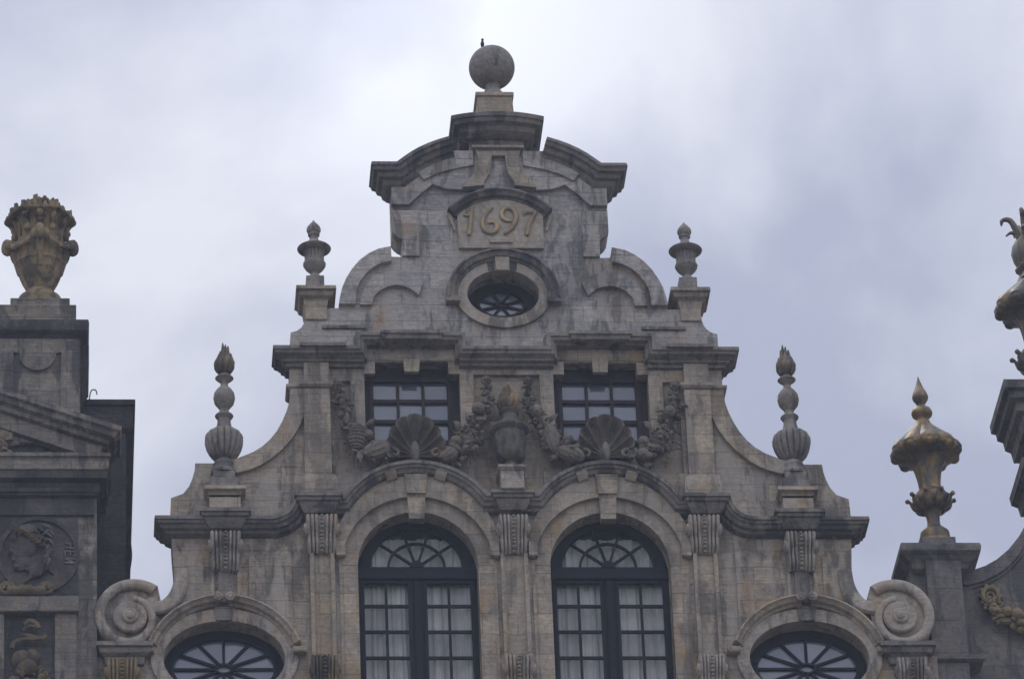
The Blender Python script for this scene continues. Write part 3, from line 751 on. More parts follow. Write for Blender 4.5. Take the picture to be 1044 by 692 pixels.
# -------- upper square windows
for s in (-1, 1):
    c = WC*s-.01; y = .2
    f = MB(); cols = [(c-.52, c-.20), (c-.16, c+.155), (c+.195, c+.51)]; rows = [(14.04, 14.31), (13.715, 13.985), (13.39, 13.655), (13.06, 13.33)]
    f.prism([(c-.75, 12.95), (c+.75, 12.95), (c+.75, 14.6), (c-.75, 14.6)], y+.012, y+.10, [[(c-.56, 13.03), (c+.55, 13.03), (c+.55, 14.35), (c-.56, 14.35)]])
    f.prism([(c-.58, 13.01), (c+.57, 13.01), (c+.57, 14.37), (c-.58, 14.37)], y-.02, y+.05, [[(c-.525, 13.05), (c+.515, 13.05), (c+.515, 14.315), (c-.525, 14.315)]])
    f.box(c-.12, c+.08, y-.035, y+.02, 14.30, 14.345)
    fr = f.build('window', 'brown', H)
    k = MB()
    for x in (c-.18, c+.175): k.box(x-.02, x+.02, y, y+.055, 13.04, 14.33)
    for z in (14.012, 13.685, 13.36): k.box(c-.53, c+.52, y+.003, y+.052, z-.028, z+.028)
    k.build('glazing_bars', 'brown', fr)
    g_ = panes([(c-.55, c-.18), (c-.18, c+.175), (c+.175, c+.54)], [(13.02, 13.36), (13.36, 13.685), (13.685, 14.012), (14.012, 14.34)], y+.056, MB()); g_.build('pane', 'dimglass', fr)
    b = MB(); b.box(c-.75, c+.75, .5, .56, 12.95, 14.6); b.build('dark_backing', 'shade_backing', fr)

# -------- scallop shells
for s in (-1, 1):
    c = WC*s; cz = 13.02; NA, NR = 145, 14
    def shp(i, j, back):
        u = i/(NA-1); a = radians(-118+236*u); t = j/(NR-1)
        lob = abs(sin(pi*9*u))
        R = (1/sqrt((sin(a)/.41)**2+(cos(a)/.53)**2))*(.90+.10*lob**.6)
        r = R*(.12+.88*t)
        dep = -.05-.21*(t**1.5)+.075*(lob**.8-.5)*min(1, t*1.6)*(1 if t < .9 else .45)
        if back: dep += .06
        elif t > .9: dep -= .03
        return (c+r*sin(a), dep, cz+r*cos(a))
    vs = []; fs = []
    for back in (0, 1):
        for i in range(NA):
            for j in range(NR): vs.append(shp(i, j, back))
    q = NA*NR
    for i in range(NA-1):
        for j in range(NR-1):
            a = i*NR+j; fs.append((a, a+1, a+NR+1, a+NR)); fs.append((q+a, q+a+NR, q+a+NR+1, q+a+1))
        a = i*NR+NR-1; fs.append((a, q+a, q+a+NR, a+NR))
    b = MB(); b.add(vs, fs)
    b.ell((c, -.19, 12.99), (.062, .07, .16), seg=14, rings=9)
    b.box(c-.36, c+.36, -.06, .1, 12.80, 12.93)
    for d in (-1, 1):
        sp = []
        for k in range(22):
            a = k/21*1.2*2*pi-1.2; r = .085*(1-k/21*.7); sp.append((c+d*(.285+r*cos(a)), -.20-.02*k/21, 12.95+r*sin(a)))
        b.tube(sp, [.034-.012*k/21 for k in range(22)], 8)
    b.build('scallop_shell', 'shell', H)

# -------- garlands of fruit
def rrot(r): return Matrix.Rotation(r.uniform(0, 6.28), 3, 'X') @ Matrix.Rotation(r.uniform(0, 6.28), 3, 'Y') @ Matrix.Rotation(r.uniform(0, 6.28), 3, 'Z')
def garland(path, widths, seed, hero, mat='shell', parent=H, y0=0., rosette=None, fill=70):
    r = random.Random(seed); P = bez(path, 10); n = len(P); b = MB()
    for k in range(fill):
        t = k/fill; i = min(n-2, int(t*(n-1))); p = P[i]; tt = t*(len(widths)-1); q = min(int(tt), len(widths)-2); w_ = widths[q]+(widths[q+1]-widths[q])*(tt-q)
        d = (P[i+1]-P[i]).normalized(); sdv = Vector((d.z, 0, -d.x))
        o_ = r.uniform(-1, 1); c_ = p+sdv*(o_*w_)+Vector((0, -.02-.10*(1-o_*o_)*r.uniform(.5, 1.2)*min(1, w_/.14), 0))
        kind = r.random(); sz = r.uniform(.035, .062)*min(1.25, .55+w_*4)
        if kind < .42:
            b.ell(c_, (sz, sz, sz*r.uniform(.9, 1.2)), rrot(r), 10, 7)
            b.ell(c_+Vector((r.uniform(-.2, .2)*sz, -sz*.95, r.uniform(-.3, .3)*sz)), (sz*.22,)*3, None, 6, 4)
        elif kind < .56:
            b.ell(c_, (sz*.8, sz*.8, sz*1.6), rrot(r), 12, 8, lambda t_, p_: 1+.13*cos(6*t_))
        else:
            dv = Vector((r.uniform(-1, 1), r.uniform(-.9, -.1), r.uniform(-1, 1)))+sdv*o_*1.3
            b.leaf(c_-Vector((0, -.02, 0)), dv, (0, -1, .3), r.uniform(.09, .17)*min(1.2, .6+w_*3), r.uniform(.025, .045), r.uniform(.1, .6))
    # solid core, so that the swag reads as one carved mass against the wall
    R = [max(.03, (widths[min(len(widths)-1, int(i/(n-1)*(len(widths)-1)))])*.62) for i in range(n)]
    b.tube([p+Vector((0, .02, 0)) for p in P], R, 8, .55, (0, -1, 0))
    for h in hero:
        c_ = Vector(h[1])+Vector((0, -.055, 0)); k = h[0]
        if k == 'grapes':
            L_, w_ = h[2], h[3]; rot = Matrix.Rotation(h[4], 3, 'Y')
            for q in range(85):
                t = r.random()**.8; a = r.uniform(0, 2*pi); rad_ = w_*(1-.75*t)*(.75+.3*r.random())
                v = rot @ Vector((rad_*cos(a), -abs(rad_*sin(a))*.9, -L_*t)); b.ell(c_+v, (.026,)*3, None, 7, 5)
            b.ell(c_+rot @ Vector((0, 0, -L_*.4)), (w_*.8, w_*.7, L_*.5), rot)
        elif k == 'melon':
            b.ell(c_, h[2], Matrix.Rotation(h[3], 3, 'Y'), 30, 12, lambda t_, p_: 1+.07*cos(10*t_))
        elif k == 'pine':
            L_ = h[2]; rot = Matrix.Rotation(h[3], 3, 'Y'); b.ell(c_, L_, rot, 16, 10)
            for i in range(9):
                for q in range(9):
                    ph = pi*(.12+.76*i/8); t_ = pi+pi*(q+.5*(i % 2))/9
                    v = rot @ Vector((L_[0]*sin(ph)*cos(t_), L_[1]*sin(ph)*sin(t_), L_[2]*cos(ph))); b.ell(c_+v*.98, (.022, .022, .026), None, 6, 4)
        elif k == 'fruit':
            b.ell(c_, (h[2],)*3, None, 14, 9); b.ell(c_+Vector((0, -h[2]*.97, -.3*h[2])), (h[2]*.2,)*3, None, 6, 4)
        elif k == 'leaf':
            b.leaf(c_, h[2], (0, -1, .2), h[3], h[4], .3)
    go = b.build('garland', mat, parent, ang=55)
    if rosette:
        x, z = rosette; k = MB()
        for q in range(7): a = 2*pi*q/7; k.ell((x+.045*cos(a), -.045, z+.045*sin(a)), (.035, .03, .035), None, 8, 6)
        k.ell((x, -.075, z), (.035, .03, .035), None, 8, 6)
        for q in range(3): k.tube([(x-.02, -.03, z-.05), (x-.01, -.05, z-.11), (x+.02*(q-1), -.03, z-.19)], [.02, .018, .012], 6)
        k.build('rosette', 'ochre' if x < -.1 else 'carved', go)
    return go
Y0 = -.03
def gp(pts, s=1): return [(x*s, Y0-.02*i, z) for i, (x, z) in enumerate(pts)]
outer = [(2.33, 14.02), (2.33, 13.82), (2.28, 13.6), (2.20, 13.38), (2.10, 13.16), (1.97, 12.99), (1.80, 12.86)]
ow = [.045, .085, .10, .13, .17, .19, .15]
inner = [(.28, 14.08), (.30, 13.86), (.35, 13.62), (.46, 13.40), (.60, 13.18), (.75, 13.0), (.90, 12.84)]
garland(gp(outer, -1), ow, 3, [('pine', (-2.13, -.17, 13.2), (.12, .10, .19), .12), ('melon', (-1.87, -.19, 12.98), (.13, .11, .21), 1.2), ('fruit', (-1.98, -.19, 13.22), .075), ('leaf', (-2.12, -.15, 12.98), (.1, -.3, -1), .24, .05), ('leaf', (-2.0, -.16, 13.38), (1, -.3, .7), .16, .04)], rosette=(-2.36, 14.12))
garland(gp(inner, -1), ow, 8, [('grapes', (-.60, -.15, 13.32), .34, .14, .05), ('fruit', (-.43, -.16, 13.66), .095), ('fruit', (-.76, -.18, 13.12), .09), ('melon', (-.86, -.18, 12.92), (.10, .09, .14), .9), ('leaf', (-.68, -.17, 13.34), (-.8, -.4, .5), .15, .06)], rosette=(-.29, 14.21))
garland(gp(inner), ow, 12, [('melon', (.58, -.18, 13.17), (.105, .10, .24), -.15), ('fruit', (.38, -.16, 13.62), .10), ('fruit', (.80, -.19, 13.15), .085), ('melon', (.84, -.19, 12.93), (.12, .10, .2), -1.1), ('leaf', (.55, -.16, 13.45), (.9, -.4, .6), .17, .05)], rosette=(.30, 14.20))
garland(gp(outer), ow, 21, [('grapes', (2.08, -.15, 13.36), .36, .14, -.05), ('fruit', (2.25, -.16, 13.62), .09), ('fruit', (1.86, -.18, 13.12), .09), ('fruit', (1.84, -.18, 12.92), .10), ('leaf', (1.98, -.17, 13.34), (-.8, -.4, .5), .16, .06), ('leaf', (2.2, -.1, 13.05), (1, -.4, -.2), .2, .06)], rosette=(2.36, 14.13))

# -------- small pedestal under the relief urn
b = MB()
b.cbox(-.165, .155, -.36, .1, 12.32, 12.60); b.capbox(-.165, .155, -.36, .1, 12.70, [(.0, .0), (.035, -.02), (.035, -.06), (0, -.10)])
b.build('urn_pedestal', 'pale', H)

# ================================================================== finials (free-standing stonework)
def sweep_flame(b, c, r, h, seed=1, n=8):
    rr = random.Random(seed)
    b.ell((c[0], c[1], c[2]+h*.27), (r*.70, r*.70, h*.30), None, 18, 10)
    for lay, (m_, r0, hh, wd) in enumerate(((n, .80, .62, .34), (n-2, .55, .82, .27), (3, .22, 1.0, .22))):
        for k in range(m_):
            a = 2*pi*(k+.5*lay)/m_+rr.uniform(-.2, .2); q = hh*rr.uniform(.86, 1.08) if lay < 2 else hh*(1-.07*k); tw = .75+.3*lay
            P = bez([(c[0]+r*r0*.62*cos(a), c[1]+r*r0*.62*sin(a), c[2]+.02*h+.12*h*lay), (c[0]+r*r0*cos(a+.25), c[1]+r*r0*sin(a+.25), c[2]+h*q*.38), (c[0]+r*r0*.78*cos(a+tw*.7), c[1]+r*r0*.78*sin(a+tw*.7), c[2]+h*q*.70), (c[0]+r*r0*.80*cos(a+tw), c[1]+r*r0*.80*sin(a+tw), c[2]+h*q)], 5)
            N = len(P); b.tube(P, [r*(wd*sin(pi*(.14+.84*i/(N-1)))**.8+.012) for i in range(N)], 8)
def flute(n, d):
    return lambda t, r, z, j: r*(1-d*(1-abs(sin(n*t/2))**.7))
def child(b, name, mat, par): return b.build(name, mat, par, base=(0, 0, 0))
def flame_finial(label, loc, seed):
    R = thing('flame_finial', label, 'finial', loc, 'flame finials on the lower gable'); BASE[R.name] = Vector((0, 0, 0)); R.rotation_euler = (0, radians(.9 if seed == 2 else -.5), 0)
    k, hh = .00392, .00452
    def P(l): return [(r*k, (538-y)*hh) for r, y in l]
    b = MB(); b.capbox(-.185, .185, -.185, .185, .0, [(-.05, .0), (-.035, -.02), (-.035, -.12), (-.0, -.14), (.0, -.30)])
    b.lathe(P([(46, 540), (47, 532), (40, 526), (36, 515), (39, 505), (34, 497), (28, 490)]), seg=32); child(b, 'foot', 'urn', R)
    b = MB(); b.lathe(P([(26, 490), (38, 484), (52, 470), (63, 450), (69, 428), (69, 411), (63, 399), (52, 391), (41, 386), (28, 382)]), seg=160, mod=lambda t, r, z, j: r*(1-.22*(1-abs(sin(8*t))**.5)) if 0 < j < 8 else r); child(b, 'bowl', 'urn', R)
    b = MB(); b.lathe(P([(30, 386), (28, 374), (24, 358), (23, 346), (30, 338), (33, 333), (30, 329), (18, 322), (16, 311), (22, 303), (34, 289), (39, 271), (36, 253), (26, 239), (15, 229), (13, 219), (15, 213), (28, 204), (33, 199), (28, 194), (14, 188), (12, 174)]), seg=36); child(b, 'baluster', 'urn', R)
    b = MB(); sweep_flame(b, (0, 0, (538-180)*hh), .135, 108*hh, seed); child(b, 'flame', 'flame', R)
    return R
fl = 'stone flame finial with fluted bowl on '
flame_finial(fl+'left gable slope, towards the crown-shaped urn', (-3.985, .0, 12.72), 2)
flame_finial(fl+'right gable slope, towards the pointed gilded urn', (3.975, .0, 12.72), 5)
def lidded_urn(label, loc):
    R = thing('lidded_urn', label, 'urn', loc, 'lidded stone urns on the upper gable'); BASE[R.name] = Vector((0, 0, 0))
    k, hh = .00254, .00294
    def P(l): return [(r*k, (452-y)*hh) for r, y in l]
    b = MB(); b.capbox(-.127, .127, -.127, .127, .136, [(-.035, .012), (0, -.012), (0, -.28)])
    b.lathe(P([(50, 408), (40, 396), (24, 384), (22, 374)]), seg=28); child(b, 'foot', 'urn', R)
    b = MB(); b.lathe(P([(22, 379), (30, 368), (50, 350), (62, 333), (65, 322), (60, 314), (55, 305), (55, 270), (60, 262), (64, 250)]), seg=80, mod=lambda t, r, z, j: r*(1-.14*(1-abs(sin(8*t))**.5)) if j > 5 else r*(1-.05*(1-abs(sin(8*t)))) ); child(b, 'body', 'urn', R)
    b = MB(); b.lathe(P([(60, 258), (84, 246), (93, 240), (95, 236), (91, 232), (72, 228), (52, 216), (36, 198), (27, 186), (23, 176), (25, 166), (32, 161), (33, 156), (29, 151), (34, 145), (40, 134), (40, 124), (35, 112), (22, 97), (9, 84), (1, 72)]), seg=36); child(b, 'lid', 'urn', R)
    return R
lidded_urn('grey stone urn with onion-tipped lid on the gable shoulder left of the date panel', (-2.655, .16, 15.83))
lidded_urn('grey stone urn with onion-tipped lid on the gable shoulder right of the date panel', (2.655, .16, 15.83))

# the ball on top
R = thing('ball_finial', 'plain round stone ball on a plinth at the very top of the gable', 'finial', (0, .31, 19.17)); BASE[R.name] = Vector((0, 0, 0))
b = MB(); b.lathe([(.23, -.12), (.225, -.06), (.19, -.03), (.15, .02), (.11, .08), (.10, .13), (.12, .19)], seg=36); child(b, 'foot', 'urn', R)
b = MB(); b.ell((0, 0, .475), (.335, .335, .335), None, 48, 28); child(b, 'ball', 'urn', R)
# bird on the ball
b = MB(); b.ell((0, 0, .06), (.028, .04, .055), Matrix.Rotation(.25, 3, 'X'), 12, 8); b.ell((.002, -.018, .125), (.021, .024, .021), None, 10, 7)
b.tube([(0, -.035, .125), (0, -.06, .12)], [.008, .002], 6); b.leaf((0, .03, .035), (0, .6, -.8), (0, 1, .5), .09, .018, 0)
for s in (-1, 1): b.tube([(.012*s, 0, .02), (.012*s, -.005, -.03)], .004, 5)
bo = b.build('bird', 'bird', None, base=(0, 0, 0)); bo.location = (-.125, .29, 19.98)
bo['label'] = 'small dark bird perched on top of the stone ball'; bo['category'] = 'bird'

# central urn with flame in the middle of the facade
R = thing('flaming_urn', 'dark carved stone urn with ochre flame between the two upper windows', 'urn', (-.005, -.2, 12.70)); BASE[R.name] = Vector((0, 0, 0))
b = MB(); b.lathe([(.12, 0), (.125, .02), (.09, .05), (.085, .09), (.11, .11)], seg=28); child(b, 'foot', 'carved', R)
b = MB()
b.lathe([(.11, .105), (.16, .13), (.195, .17), (.215, .24), (.205, .3), (.21, .33), (.22, .42), (.225, .5), (.215, .55), (.23, .57)], seg=72, mod=lambda t, r, z, j: r*(1+.025*sin(9*t+(6 if j % 2 else 0))) if 1 < j < 8 else r); child(b, 'body', 'carved', R)
b = MB(); b.lathe([(.225, .56), (.26, .585), (.275, .62), (.26, .655), (.20, .70), (.13, .73), (.115, .78), (.115, .86), (.14, .885), (.145, .915), (.125, .935), (.09, .94)], seg=72, mod=lambda t, r, z, j: r*(1-.06*(1-abs(sin(10*t))**.6)) if 0 < j < 5 else r); child(b, 'shoulder', 'carved', R)
b = MB(); sweep_flame(b, (0, 0, .93), .15, .46, 4, 8); child(b, 'flame', 'ochre', R)

# ================================================================== left house
LH = thing('pedimented_house', 'dark stone house with pediment and portrait medallion at the left edge', 'house', (-8.5, 0, GZ))
b = MB()
b.box(-12, -5.74, -.08, .75, GZ, 12.95); b.build('wall', 'left', LH, smooth=False)
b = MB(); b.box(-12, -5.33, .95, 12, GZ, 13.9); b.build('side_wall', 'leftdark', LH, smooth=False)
b = MB(); b.capbox(-12, -5.34, 1.1, 12, 14.45, [(.1, .03), (.15, 0), (.15, -.08), (.12, -.1), (.11, -.45), (.04, -.52), (.0, -.7)])
b.build('eaves_cornice', 'leftdark', LH)
b = MB(); b.tube(bez([(-5.84, .9, 14.42), (-5.81, .9, 14.56), (-5.75, .9, 14.57), (-5.73, .9, 14.5)], 6), .009, 6); b.build('hook', 'metal', LH)
b = MB(); b.tube(bez([(-5.28, 1.2, 12.4), (-5.25, 1.2, 12.1), (-5.28, 1.2, 11.8), (-5.27, 1.2, 11.5)], 5), .014, 6); b.build('cable', 'metal', LH)
# entablature: stepped soffits above the medallion
b = MB()
b.box(-12, -5.78, -.12, .1, 12.02, 12.3); b.box(-12, -5.74, -.18, .1, 12.3, 12.42)
b.mould([(-12, 12.60), (-5.80, 12.60)], [(-.03, .02), (.20, .02), (.19, -.10), (.10, -.13), (.09, -.26), (.03, -.30), (-.03, -.34)], -.12, (None, .85))
b.box(-12, -5.83, -.2, .2, 12.36, 12.46)
b.build('entablature', 'leftdark', LH)  # shade under the pale cornice put into the darker stone colour
b = MB(); b.mould([(-12, 12.85), (-5.80, 12.85)], [(-.03, .02), (.24, .02), (.25, -.04), (.22, -.06), (.22, -.23), (.18, -.25), (-.03, -.25)], -.12, (None, .85)); b.build('cornice', 'left', LH)
b = MB()
def rake(x): return 13.74+(x+7.08)*-.385
b.mould([(-9.6, rake(-9.6)), (-5.66, rake(-5.66))], [(-.03, .05), (.25, .03), (.26, -.05), (.22, -.07), (.21, -.13), (.15, -.15), (.14, -.21), (.08, -.22), (.07, -.42), (-.03, -.42)], -.22, (None, .5))
b.build('raking_cornice', 'left', LH)
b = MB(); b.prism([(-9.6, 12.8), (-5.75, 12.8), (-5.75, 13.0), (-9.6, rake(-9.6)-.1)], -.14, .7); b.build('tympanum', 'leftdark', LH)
b = MB()
r_ = random.Random(5)
for k in range(16): b.leaf((-7.15+r_.uniform(-.2, .22), -.2, 12.98+r_.uniform(-.1, .18)), (r_.uniform(-1, 1), -.5, r_.uniform(-.4, 1)), (0, -1, .2), .2, .05, .4)
b.ell((-7.1, -.18, 13.03), (.16, .1, .15)); b.build('tympanum_carving', 'left', LH)
# pedestal above the pediment
b = MB()
b.cbox(-7.15, -5.97, -.22, .6, 13.1, 14.75)
b.build('pedestal', 'left', LH)
b = MB()
uu = [(-6.86, 14.54), (-6.80, 14.54)]+arc(-6.57, 14.52, .23, .27, 180, 360, 16)+[(-6.28, 14.54), (-6.22, 14.54)]
pan = [(-7.12, 13.12), (-6.90, 13.12), (-6.90, 14.52)]+arc(-6.57, 14.50, .26, .27, 180, 360, 16)[0:]+[(-6.24, 14.52), (-6.24, 13.12), (-5.99, 13.12), (-5.99, 14.73), (-7.12, 14.73)]
b.prism(pan, -.262, -.15); b.build('sunk_panel', 'left', LH)
b = MB(); b.capbox(-7.15, -6.0, -.2, .7, 15.02, [(.07, .01), (.14, -.02), (.15, -.08), (.13, -.18), (.06, -.24), (.03, -.30)])
b.capbox(-7.1, -5.97, .1, .9, 14.78, [(.12, 0), (.12, -.32), (.06, -.4), (.02, -.6)])
b.build('pedestal_cap', 'leftdark', LH)
b = MB(); b.cbox(-7.2, -6.03, -.26, .6, 15.0, 15.29); b.cbox(-6.95, -6.12, -.22, .5, 15.29, 15.42); b.build('plinth', 'left', LH)
b = MB(); b.box(-7.3, -6.06, .62, .9, 15.0, 15.62); b.build('rear_slab', 'leftdark', LH)
b = MB(); b.box(-7.6, -6.0, -.092, 0, 10.72, 12.02); b.build('frieze_shade_panel', 'leftdark', LH, smooth=False)  # dark plate: entablature shade and soot put into its colour
# medallion with a laurelled head
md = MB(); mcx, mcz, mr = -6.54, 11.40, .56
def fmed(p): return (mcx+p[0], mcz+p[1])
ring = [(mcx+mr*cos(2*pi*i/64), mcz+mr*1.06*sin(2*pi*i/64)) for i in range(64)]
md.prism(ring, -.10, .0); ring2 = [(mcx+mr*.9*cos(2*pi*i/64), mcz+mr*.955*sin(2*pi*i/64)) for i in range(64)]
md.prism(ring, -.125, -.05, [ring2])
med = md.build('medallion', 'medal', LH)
def mz(p): return (-7.06+p[0]/692*100/73.3+0.0, 12.165-p[1]/692*100/63.0)     # zoomed photo -> metres on this wall
prof_pts = [(120, 165), (85, 190), (65, 215), (72, 250), (60, 300), (55, 335), (80, 350), (75, 372), (80, 395), (92, 410), (95, 435), (130, 448), (175, 440), (200, 450), (195, 490), (165, 530), (320, 440), (370, 470), (345, 400), (330, 330), (360, 270), (365, 210), (340, 165), (280, 145), (200, 145)]
hd = MB(); hd.prism([mz(p) for p in prof_pts], -.15, -.08)
for p, r3 in (((190, 270), (.16, .06, .20)), ((140, 320), (.085, .045, .16)), ((165, 390), (.12, .04, .09)), ((250, 420), (.12, .04, .17)), ((112, 425), (.04, .04, .035)), ((85, 290), (.022, .03, .02)), ((75, 320), (.03, .05, .05)), ((95, 380), (.03, .045, .025)), ((95, 225), (.05, .05, .07)), ((195, 340), (.03, .04, .05))):
    x, z = mz(p); hd.ell((x, -.145, z), r3, None, 14, 9)
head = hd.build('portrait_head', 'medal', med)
rm = head.modifiers.new('merge', 'REMESH'); rm.mode = 'VOXEL'; rm.voxel_size = .011; rm.use_smooth_shade = True
sm = head.modifiers.new('soften', 'SMOOTH'); sm.iterations = 6; sm.factor = .5
hr = MB(); r_ = random.Random(9)
for k in range(46):
    a = r_.uniform(0, 1); p = (150+190*r_.random(), 165+100*r_.random())
    if p[0] < 200 and p[1] > 215: continue
    x, z = mz(p); q = bez([(x-.07, -.16, z-.01), (x, -.205, z+.02+.02*r_.random()), (x+.08, -.17, z-.03)], 4); hr.tube(q, [.012, .02, .022, .024, .024, .022, .02, .015, .008][:len(q)], 6)
for k in range(12):
    x, z = mz((300+40*r_.random(), 290+140*r_.random())); hr.tube(bez([(x, -.15, z+.05), (x+.02, -.2, z), (x-.01, -.16, z-.06)], 4), .018, 6)
hr.build('hair', 'left', head)
lv = MB()
for k in range(16):
    t = k/15; x, z = mz((110+215*t, 175+120*t**1.2)); lv.leaf((x, -.19, z), (-.8, -.3, .35 if k % 2 else -.15), (0, -1, .2), .10, .026, .25)
lv.build('laurel_wreath', 'gilt2', head)
lt_ = MB()       # raised letters along the right rim
for p in ([(445, 258), (525, 262)], [(445, 285), (525, 290)], [(485, 260), (485, 288)], [(447, 308), (520, 312)], [(447, 308), (447, 340)], [(485, 310), (485, 335)], [(520, 312), (520, 340)], [(447, 358), (520, 362)], [(447, 385), (515, 390)], [(450, 360), (512, 388)]):
    q = [mz(a) for a in p]; lt_.tube([(q[0][0], -.112, q[0][1]), (q[1][0], -.112, q[1][1])], .013, 6)
lt_.build('lettering', 'left', med)
sc = MB()
P_ = [(-6.93, -.22, 10.80), (-6.45, -.22, 10.80)]
sc.tube([(-6.96, -.2, 10.80), (-6.82, -.2, 10.79), (-6.70, -.22, 10.80), (-6.58, -.2, 10.79), (-6.44, -.2, 10.80)], [.085, .07, .075, .07, .085], 14)
for x in (-6.76, -6.65): sc.tube([(x-.015, -.21, 10.80), (x+.015, -.21, 10.80)], .088, 14)
for x, d in ((-6.97, 1), (-6.43, -1)):
    sp = []
    for k in range(28):
        a = k/27*1.6*2*pi; r = .10*(1-k/27*.7); sp.append((x-d*.0+d*r*cos(a), -.22-.03*k/27, 10.82+r*sin(a)))
    sc.tube(sp, [.028]*28, 8)
sc.build('scroll_bracket', 'trophy', LH)
b = MB(); b.cbox(-9, -5.99, -.24, .0, 10.47, 10.705); b.build('ledge', 'left', LH)
b = MB(); b.cbox(-6.31, -6.02, -.19, .0, 8.4, 10.47); b.cbox(-7.25, -7.0, -.19, 0, 8.4, 10.47); b.build('niche_jamb', 'left', LH)
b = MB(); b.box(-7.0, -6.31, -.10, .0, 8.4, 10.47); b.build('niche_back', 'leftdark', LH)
b = MB()      # carved trophy: heart-shaped fruit under a fluttering ribbon
def nz(p): return (-7.063+p[0]/8.436/73.3, 10.73-p[1]/8.436/63.2)
for p, r3, rot in (((185, 510), (.13, .10, .14), .3), ((280, 490), (.10, .09, .12), -.3), ((230, 570), (.15, .10, .13), 0)):
    x, z = nz(p); b.ell((x, -.16, z), r3, Matrix.Rotation(rot, 3, 'Y'), 16, 10)
for pl, wd in (([(105, 430), (125, 385), (200, 355), (290, 350), (370, 345), (395, 320)], .035), ([(180, 320), (240, 325), (300, 345)], .03), ([(205, 240), (255, 205), (310, 230), (330, 270)], .035), ([(190, 290), (230, 250), (300, 250)], .02)):
    q = bez([(nz(p)[0], -.2, nz(p)[1]) for p in pl], 5); b.tube(q, wd, 8, .7, (0, -1, 0))
r_ = random.Random(3)
for k in range(14):
    x, z = nz((60+370*r_.random(), 610+110*r_.random())); b.ell((x, -.16, z), (r_.uniform(.03, .07),)*3, None, 9, 6)
for k in range(10):
    x, z = nz((60+370*r_.random(), 600+110*r_.random())); b.leaf((x, -.16, z), (r_.uniform(-1, 1), -.4, r_.uniform(-1, 1)), (0, -1, 0), .13, .035)
b.build('trophy_relief', 'trophy', LH)

# crown-shaped gilded urn
R = thing('crowned_urn', 'broad gilded stone urn topped by a jagged crown, at the left edge of the view', 'urn', (-6.54, .15, 15.42)); BASE[R.name] = Vector((0, 0, 0)); R.scale = (.94, .94, 1.17)
k_, h_ = .00235, .00271
def P5(l): return [(r*k_, (650-y)*h_) for r, y in l]
b = MB(); b.lathe(P5([(172, 655), (170, 640), (150, 630), (148, 610), (135, 590), (105, 572), (85, 562), (80, 552), (90, 545)]), seg=40); child(b, 'foot', 'giltstone', R)
b = MB(); b.lathe(P5([(82, 556), (92, 538), (114, 508), (132, 476), (143, 450), (150, 428), (159, 420), (151, 408), (150, 380), (157, 340), (166, 312), (140, 300)]), seg=80, mod=lambda t, r, z, j: r*(1-.05*(1-abs(sin(7*t))**.5))); child(b, 'bowl', 'giltstone', R)
b = MB()
for k in range(4):
    a = pi/2*k
    dr = Vector((cos(a), sin(a), 0))
    P = bez([dr*(.30)+Vector((0, 0, .50)), dr*.36+Vector((0, 0, .72)), dr*.42+Vector((0, 0, .86)), dr*.50+Vector((0, 0, .93)), dr*.52+Vector((0, 0, .84)), dr*.46+Vector((0, 0, .80))], 5)
    m_ = len(P); b.tube(P, [.04+.03*sin(pi*i/(m_-1)) for i in range(m_)], 9)
    tt = Vector((-sin(a), cos(a), 0))
    for s in (-1, 1): b.ell(dr*.44+tt*(.08*s)+Vector((0, 0, .88)), (.07, .07, .07), None, 12, 8)
    t_ = Vector((-sin(a), cos(a), 0))
    for s in (-1, 1):
        P = bez([dr*.44+t_*.08*s+Vector((0, 0, .90)), dr*.40+t_*.2*s+Vector((0, 0, .80)), dr*.29+t_*.32*s+Vector((0, 0, .78))], 5); b.tube(P, [.03]*len(P), 8, 1.2)
child(b, 'leaf_scrolls', 'giltstone', R)
b = MB(); r_ = random.Random(4)
b.lathe([(.30, .74), (.335, .86), (.34, .98), (.37, 1.10), (.43, 1.20), (.46, 1.23)], seg=96, mod=lambda t, r, z, j: r*(1-.10*(1-abs(sin(6*t))**.6)))
for k in range(12):
    a = 2*pi*k/12+r_.uniform(-.05, .05); dr = Vector((cos(a), sin(a), 0)); q = r_.uniform(.9, 1.1)
    P = bez([dr*.335+Vector((0, 0, .80)), dr*.345+Vector((0, 0, .98)), dr*.40+Vector((0, 0, 1.12)), dr*.475+Vector((0, 0, 1.21))], 4); m_ = len(P)
    b.tube(P, [(.035+.022*sin(i*1.1+k))*q for i in range(m_)], 7)
    b.ell(dr*.385+Vector((0, 0, 1.02+.1*(k % 2))), (.05, .05, .055), rrot(r_), 8, 6)
child(b, 'ribs', 'giltstone', R)
b = MB()
b.lathe([(.36, 1.18), (.46, 1.21), (.51, 1.235), (.515, 1.26), (.47, 1.275), (.30, 1.29)], seg=72, mod=lambda t, r, z, j: r*(1+.05*cos(6*t)+.02*sin(17*t)))
b.lathe([(.24, 1.25), (.25, 1.38), (.30, 1.41), (.305, 1.435), (.22, 1.45)], seg=48, mod=lambda t, r, z, j: r*(1+.06*cos(5*t+1)))
def block(a, rad_, z_, w_, h_):
    dr = Vector((cos(a), sin(a), 0)); tt = Vector((-sin(a), cos(a), 0)); C_ = dr*rad_+Vector((0, 0, z_)); vs = []
    for zz, k in ((-.03, 1), (h_, r_.uniform(.35, .8))):
        for sx, sy in ((-1, -1), (1, -1), (1, 1), (-1, 1)): vs.append(C_+tt*(w_*sx*k+r_.uniform(-.008, .008))+dr*(.035*sy*k+.02*(zz > 0))+Vector((0, 0, zz*r_.uniform(.8, 1.1))))
    b.add(vs, [(0, 3, 2, 1), (4, 5, 6, 7), (0, 1, 5, 4), (1, 2, 6, 5), (2, 3, 7, 6), (3, 0, 4, 7)])
